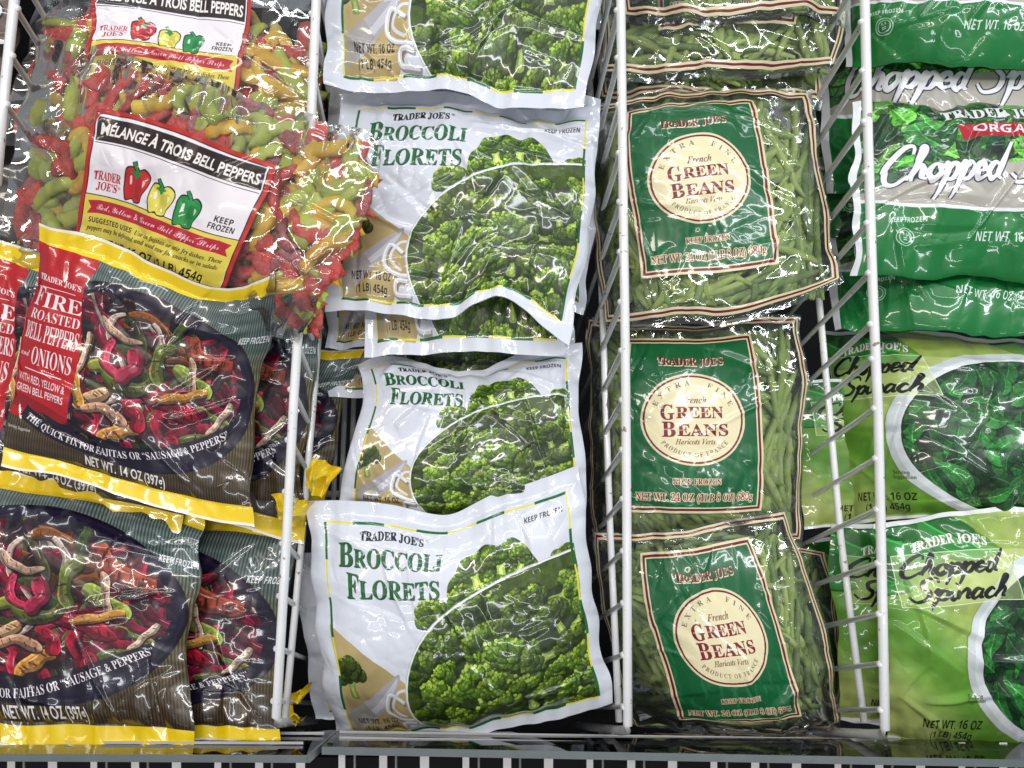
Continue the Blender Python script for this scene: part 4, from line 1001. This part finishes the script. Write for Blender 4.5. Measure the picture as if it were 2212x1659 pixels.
N3b = [[(700, 400), (820, 400), (950, 400), (1060, 400), (1180, 400)], [(700, 520), (820, 520), (950, 520), (1060, 520), (1180, 520)], [(698, 640), (820, 640), (950, 640), (1060, 640), (1180, 640)], [(700, 752), (780, 750), (920, 750), (1050, 750), (1180, 750)]]
broc('broccoli bag deep behind the divider, lower end above the teal corner', N3b, [61, 61, 60.5, 59.5], 15, thick=.7)
N3c = [[(720, 470), (850, 470), (980, 470), (1100, 470), (1235, 470)], [(718, 600), (850, 600), (980, 600), (1100, 600), (1235, 600)], [(716, 730), (850, 730), (980, 730), (1100, 730), (1235, 730)], [(714, 862), (830, 862), (960, 860), (1090, 860), (1240, 850)]]
broc('broccoli bag behind the middle one, white seal triangle poking out at left', N3c, [63, 62.5, 62, 61.5], 16, thick=.6)
N4 = [[(765, 790), (870, 768), (990, 797), (1100, 768), (1250, 745)], [(790, 868), (895, 868), (1010, 872), (1130, 870), (1254, 868)],
      [(742, 1000), (860, 1002), (990, 1002), (1130, 998), (1260, 990)], [(722, 1130), (860, 1130), (990, 1130), (1130, 1130), (1262, 1125)]]
broc('middle broccoli bag with a crumpled upper left corner, above the bottom bag', N4, [59.5, 58, 57.3, 57.4], 17, thick=1.4, amp=1.25, n=(200, 180))
N6 = [[(640, 1190), (800, 1190), (950, 1190), (1100, 1180), (1230, 1170)], [(650, 1310), (800, 1310), (950, 1310), (1100, 1300), (1240, 1290)], [(664, 1440), (800, 1440), (950, 1440), (1100, 1430), (1250, 1420)], [(676, 1548), (800, 1560), (950, 1560), (1100, 1560), (1260, 1540)]]
broc('broccoli bag standing behind the bottom one, white left edge in the shade', N6, [62, 62, 62, 62], 18, thick=.9)
N5 = [[(661, 1077), (805, 1085), (965, 1114), (1100, 1062), (1252, 1012)], [(672, 1262), (820, 1262), (965, 1260), (1115, 1230), (1266, 1185)],
      [(700, 1447), (845, 1445), (990, 1432), (1145, 1400), (1296, 1355)], [(728, 1600, 60.0), (870, 1600, 59.5), (1010, 1590, 58.6), (1165, 1564, 57.6), (1325, 1525, 56.6)]]
broc('bottom broccoli bag, the largest and fullest, standing on the clear shelf plate', N5, [56.4, 56.2, 56.6, 57], 19, thick=1.9, amp=.85, n=(200, 180))

# ---------------------------------------------------------------- fire roasted peppers
GF = 'dark fire roasted pepper and onion bags with yellow seals'
def fire(label, net, d, seed, **k):
    return bag('roasted_pepper_bag', label, 'frozen food bag', GF, fill_d(net, d), M['fire'], M['dark_back'], seed=seed, **k)
F1 = [[(88, 480, 53), (250, 535, 53), (455, 618, 52), (597, 594, 50.7)], [(72, 650), (240, 690), (420, 755), (575, 775)], [(35, 830), (205, 880), (385, 930), (552, 960)], [(5, 1005), (180, 1050), (370, 1100), (550, 1140)]]
fire('upper fire roasted pepper bag in front, its red panel and lettering in full view', F1, [53, 54.4, 55, 54.4], 31, thick=1.7, n=(200, 180), seals=(.07, .07, 0))
fire('fire roasted pepper bag at the left edge, a strip of red panel ending in RE', shift([[p[:2] for p in r] for r in F1], -154, 14), [57, 58, 58, 57], 32, thick=1.1, seals=(.07, .07, 0))
fire('roasted pepper bag behind the upper one, its right part behind the wire divider', shift([[p[:2] for p in r] for r in F1], 106, 28), [58.5, 59, 59, 58], 33, thick=1.2, n=(200, 180), seals=(.07, .07, 0))
F3b = [[(290, 640), (450, 690), (620, 748), (795, 748)], [(265, 780), (420, 820), (570, 860), (748, 850)], [(240, 880), (400, 930), (540, 965), (716, 975)], [(230, 1000), (380, 1040), (530, 1080), (700, 1075)]]
fire('deepest roasted pepper bag, teal FROZEN corner poking into the broccoli row', F3b, [60.5, 62, 62.5, 61.5], 34, thick=.8, seals=(.07, .07, 0))
F4 = [[(-165, 1000), (30, 1012), (230, 1050), (440, 1105)], [(-170, 1195), (30, 1198), (230, 1222), (430, 1265)], [(-175, 1385), (20, 1385), (215, 1392), (411, 1420)], [(-180, 1598), (10, 1608), (210, 1614), (417, 1624)]]
fire('lower fire roasted pepper bag in the bottom left corner, plate of strips in view', F4, [57.5, 56, 55.6, 53.6], 35, thick=1.9, n=(200, 180), seals=(.07, .08, 0))
F5 = [[(20, 1060), (230, 1070), (430, 1110), (648, 1122)], [(10, 1240), (220, 1250), (410, 1280), (625, 1300)], [(5, 1420), (210, 1430), (405, 1450), (602, 1472)], [(0, 1592), (200, 1600), (400, 1606), (612, 1606)]]
fire('roasted pepper bag half hidden right of the corner one, by the divider foot', F5, [60, 59, 58.4, 55.5], 36, thick=1.5, n=(200, 180), seals=(.07, .08, 0))

# crumpled yellow seal ends sticking out through the divider
def scrap(label, x, y, d, w_, h_, rot, seed, mat, name='yellow_bag_end'):
    s = np.linspace(-1, 1, 34); X, Y = np.meshgrid(s, s); c, sn = math.cos(rot), math.sin(rot)
    px = x+(X*w_*c-Y*h_*sn)*(1-.25*Y); py = y+(X*w_*sn+Y*h_*c)
    B = P3(np.stack([px, py, np.full(px.shape, d)], -1)); N = normals(B)
    hh = .012*gnoise(X*1.1+5, Y*.8, seed)+.006*ridge(gnoise(X*1.6, Y*.6+4, seed+1), 2.2)*(1-.5*Y)+.005*(1-X*X)
    Fv = B+N*hh[..., None]; idx = np.arange(34*34).reshape(34, 34)
    f = np.stack([idx[:-1, :-1].ravel(), idx[1:, :-1].ravel(), idx[1:, 1:].ravel(), idx[:-1, 1:].ravel()], 1)
    V = np.concatenate([Fv.reshape(-1, 3), (Fv-N*.0008).reshape(-1, 3)]); f = np.concatenate([f, f[:, ::-1]+34*34])
    o = link(name, mesh(name, V, f, None, True, mat)); tag(o, label, 'bag end'); return o
scrap('crumpled yellow bag end pushed through the divider above the bottom broccoli bag', 690, 1032, 56.2, 28, 36, .5, 61, M['yellow_back'])
scrap('crumpled yellow bag end just left of the bottom broccoli bag corner', 632, 1100, 56.8, 38, 28, .25, 62, M['yellow_back'])
scrap('small yellow bag end near the foot of the divider', 640, 1502, 59.5, 34, 12, -.5, 63, M['yellow_back'])
scrap('tiny yellow bag end between the two upright wires at the divider foot', 632, 1546, 58, 20, 16, .6, 64, M['yellow_back'])

# ---------------------------------------------------------------- clear pepper bags
GM = 'clear bags of mixed bell pepper strips'
m2 = [[(85, 82, 56), (330, 128, 54.5), (585, 218, 52), (835, 300, 50.2)], [(38, 278, 56.5), (290, 306, 54.8), (538, 394, 52), (782, 462, 50.0)], [(8, 450, 57.3), (245, 478, 56.4), (484, 555, 53.6), (712, 606, 50.6)], [(-8, 632, 58), (212, 646, 57.4), (424, 696, 55.6), (640, 740, 52)]]
i2 = bag('mixed_pepper_bag', 'big clear bag of mixed pepper strips with its whole yellow and white label', 'frozen food bag', GM, m2, M['melange'], M['film'], thick=1.4, seed=51, amp=1.2, seals=(.03, .03, 0), back_k=.0, n=(190, 150))
contents(i2, 'pepper', 'pepper_strip', 290, 5, PEPM, (.05, .93), (.03, .975), 0, 2, 1.0, (.006, .014), None, 300, 'packed_pepper_strips')
m1 = fill_d([[(110, -220), (310, -225), (500, -215), (700, -200)], [(75, 45), (285, 28), (505, 52), (697, 78)], [(30, 170), (265, 150), (482, 176), (690, 194)], [(-12, 310), (220, 330), (450, 340), (688, 330)]], [58, 57.4, 57, 57.5])
i1 = bag('mixed_pepper_bag', 'clear bag of mixed pepper strips at the top left, mostly under the bigger one', 'frozen food bag', GM, m1, M['melange'], M['film'], thick=1.5, seed=52, amp=1.2, seals=(.03, .03, 0), back_k=.0, n=(190, 150))
contents(i1, 'pepper', 'pepper_strip', 200, 6, PEPM, (.38, .97), (.03, .97), 0, 2, 1.0, (.006, .014), None, 220, 'packed_pepper_strips')
# taupe bags at the upper left
GT = 'taupe bags beyond the left divider'
bag('taupe_bag', 'taupe bag with pale lettering in the upper left corner', 'frozen food bag', GT, fill_d([[(-330, -230), (-150, -230), (36, -225)], [(-330, -60), (-150, -60), (34, -50)], [(-330, 110), (-150, 110), (28, 100)]], 56), M['brown'], M['dark_back'], 1.2, 71, n=(50, 50))
bag('taupe_bag', 'taupe bag below the corner one at the left edge', 'frozen food bag', GT, fill_d([[(-330, 70), (-150, 70), (40, 60)], [(-330, 200), (-150, 200), (24, 190)], [(-330, 330), (-150, 330), (12, 310)]], 58), M['brown'], M['dark_back'], 1.2, 72, n=(50, 50))

bag('dark_berry_bag', 'dark wrinkled bag at the left edge beside the big clear pepper bag', 'frozen food bag', None, fill_d([[(-200, 270), (-80, 270), (60, 280)], [(-200, 420), (-80, 420), (55, 430)], [(-200, 570), (-80, 570), (40, 580)], [(-200, 700), (-80, 700), (30, 700)]], 62), M['dark_back'], M['dark_back'], 1.2, 73, amp=1.4, n=(60, 60))

# ---------------------------------------------------------------- green beans
GG = 'clear bags of green beans stacked in the third row'
def beans(label, net, d, seed, count, tr=(.04, .96), **k):
    k.setdefault('thick', 1.7); k.setdefault('amp', 1.0)
    k.setdefault('n', (170, 160) if count > 200 else (110, 100))
    net = [[tuple(p[:2])+((p[2] if len(p) > 2 else d[ri])+(3.6, .3, 0, .8)[ci],) for ci, p in enumerate(row)] for ri, row in enumerate(net)]
    i = bag('green_bean_bag', label, 'frozen food bag', GG, fill_d(net, d), M['beans'], M['film'], seed=seed, seals=(.03, .03, 0), back_k=.25, **k)
    R = random.Random(seed); A = [R.uniform(-.6, .6) for _ in range(4)]
    def lean(u, v): return 1.45+A[0]+1.3*math.sin(2.4*u*3+A[1]*5)*math.cos(2.2*v*2+A[2]*5)
    contents(i, 'bean', 'green_bean', count, seed+1, BEANM, tr, (.045, .955), 0, .42, 1.0, (.0045, .013), lean, int(count*1.1), 'packed_green_beans')
    return i
G1 = [[(1340, -440), (1500, -440), (1670, -440), (1830, -440)], [(1340, -280), (1500, -280), (1670, -280), (1832, -280)], [(1342, -110), (1500, -110), (1670, -110), (1836, -110)], [(1346, 40), (1500, 50), (1670, 52), (1834, 50)]]
beans('topmost green bean bag, only its lower edge inside the photo', G1, [57.5, 57, 57, 55.6], 81, 90, (.7, .96))
G2 = [[(1302, -330), (1480, -330), (1650, -335), (1815, -335)], [(1300, -165), (1480, -165), (1650, -168), (1822, -170)], [(1300, 2), (1480, 2), (1660, 0), (1832, -10)], [(1300, 185), (1470, 175), (1640, 178), (1812, 150)]]
beans('second green bean bag from the top, glare on its clear lower half', G2, [59.5, 59, 58, 56.8], 82, 130, (.55, .97))
G3 = [[(1290, -250), (1450, -250), (1610, -255), (1775, -255)], [(1290, -90), (1450, -90), (1610, -90), (1775, -90)], [(1290, 60), (1450, 60), (1610, 60), (1778, 60)], [(1290, 225), (1450, 222), (1610, 222), (1778, 236)]]
beans('green bean bag third from the top, almost buried, only a bordered strip showing', G3, [61.5, 61, 60, 58.6], 83, 60, (.8, .96), thick=.9)
G4 = [[(1262, 225), (1400, 200), (1560, 186), (1752, 205)], [(1270, 380), (1412, 364), (1582, 346), (1772, 340)], [(1286, 545), (1434, 528), (1604, 512), (1800, 500)], [(1312, 712), (1452, 700), (1620, 690), (1826, 618)]]
beans('green bean bag with the upper full label, lower right corner drawn to a point', G4, [58.6, 57.2, 56.8, 56], 84, 290)
G5 = [[(1272, 688), (1400, 690), (1562, 690), (1732, 680)], [(1270, 852), (1400, 856), (1572, 856), (1740, 846)], [(1274, 1020), (1404, 1026), (1580, 1026), (1732, 1016)], [(1284, 1190), (1412, 1192), (1576, 1192), (1738, 1180)]]
beans('middle green bean bag, the darker one with its label standing straight', G5, [60, 58.8, 58.6, 58.6], 85, 290)
G6b = [[(1360, 1170), (1500, 1170), (1660, 1170), (1790, 1190)], [(1370, 1300), (1510, 1300), (1670, 1300), (1812, 1310)], [(1380, 1430), (1520, 1430), (1680, 1430), (1822, 1440)], [(1390, 1580), (1530, 1585), (1690, 1585), (1812, 1585)]]
beans('green bean bag behind the bottom one, its clear side bulging at the right', G6b, [62, 61.5, 61.5, 62], 86, 60, (.05, .95), thick=1.0)
G6 = [[(1278, 1150), (1420, 1145), (1560, 1120), (1700, 1098)], [(1300, 1325), (1457, 1315), (1607, 1297), (1760, 1280)], [(1335, 1500), (1508, 1488), (1655, 1472), (1800, 1455)], [(1362, 1578, 59), (1525, 1590, 58.4), (1685, 1588, 58.4), (1812, 1572, 59)]]
beans('bottom green bean bag, label tilted to the left, standing on the shelf plate', G6, [57.2, 56.8, 57.4, 59], 87, 290)

# ---------------------------------------------------------------- organic spinach (seals at the sides)
GO = 'green and grey organic spinach bags in the right row'
def org(label, net, d, seed, **k):
    k.setdefault('thick', 1.8); k.setdefault('amp', 1.6); k.setdefault('n', (200, 120))
    if net[0][0][0] < 1830: net = [[tuple(p[:2])+((d[ri])+(4.5, .5, 0, 0)[ci],) for ci, p in enumerate(row)] for ri, row in enumerate(net)]
    return bag('organic_spinach_bag', label, 'frozen food bag', GO, fill_d(net, d), M['organic'], M['green_back'], seed=seed, seals=(.0, .0, .03), **k)
def box(x0, y0, x1, y1, sk=0): return [[(x0+(x1-x0)*i/3, y0+(y1-y0)*j/3+sk*i/3) for i in range(4)] for j in range(4)]
org('top organic spinach bag, grey over a green band, cut by the upper edge', box(1822, -146, 2440, 138, 14), [57, 56.5, 56, 55.4], 91)
org('organic spinach bag with big white script between the top one and the full one', box(1784, 30, 2410, 420, -6), [59.5, 59, 58.6, 58.6], 92)
org('organic spinach bag deep at the left, only a white fin and green corner visible', box(1742, 150, 2350, 520), [61.5, 61.5, 61, 60.5], 93, thick=1.0)
org('organic spinach bag in front with leaves, red ribbon and green lower band', box(1842, 222, 2474, 596, 12), [57.4, 56.4, 56, 55.8], 94, n=(230, 160))
org('lowest organic spinach bag, a flat green strip with white weight lettering', box(1800, 420, 2430, 712, 16), [60, 59.4, 58.6, 56.6], 95)

GS = 'light green chopped spinach bags in the right row'
def spin(label, net, d, seed, **k):
    k.setdefault('thick', 1.6); k.setdefault('lump', .001)
    if seed == 101: net = [[tuple(p[:2])+((d[ri])+(6.5, 1.0, 0, 0)[ci],) for ci, p in enumerate(row)] for ri, row in enumerate(net)]
    return bag('chopped_spinach_bag', label, 'frozen food bag', GS, fill_d(net, d), M['spinach'], M['lime_back'], seed=seed, seals=(.03, .03, 0), **k)
S5 = [[(1768, 712), (1960, 716), (2160, 730), (2380, 742)], [(1788, 850), (1975, 850), (2170, 862), (2385, 868)], [(1800, 985), (1985, 985), (2178, 992), (2390, 1000)], [(1786, 1128), (1985, 1130), (2180, 1130), (2395, 1135)]]
spin('upper chopped spinach bag with its white bowl, above the bottom spinach bag', S5, [59.8, 57.8, 57.2, 57.2], 101, amp=1.2, n=(200, 180))
S6 = [[(1890, 1140), (2110, 1096), (2325, 1108), (2590, 1130)], [(1906, 1290), (2126, 1270), (2330, 1275), (2590, 1290)], [(1914, 1450), (2118, 1440), (2325, 1440), (2590, 1450)], [(1920, 1600, 58.5), (2110, 1626, 57.5), (2320, 1632, 57), (2575, 1630, 57)]]
spin('bottom chopped spinach bag with a fold through its lettering, on the shelf plate', S6, [56.2, 55.8, 56, 57.6], 102, amp=1.4, n=(200, 180))
spin('chopped spinach bag behind the right divider, left of the bottom one', [[(1795, 1130), (1990, 1130), (2190, 1140), (2390, 1150)], [(1798, 1280), (1990, 1280), (2190, 1285), (2390, 1290)], [(1806, 1430), (1995, 1430), (2190, 1435), (2390, 1440)], [(1812, 1560), (1995, 1565), (2190, 1570), (2390, 1575)]], [60, 60, 60, 60.5], 103, amp=1.3, thick=1.2)
spin('chopped spinach bag deep beside the middle bean bag, a light green sliver', box(1736, 820, 2330, 1140, 6), [62.5, 62.5, 62.5, 62], 104, thick=1.2)
spin('deepest chopped spinach bag beside the bottom bean bag, dark script at its edge', box(1752, 1165, 2345, 1560, 6), [63.5, 63.5, 63.5, 63.5], 105, thick=1.0)
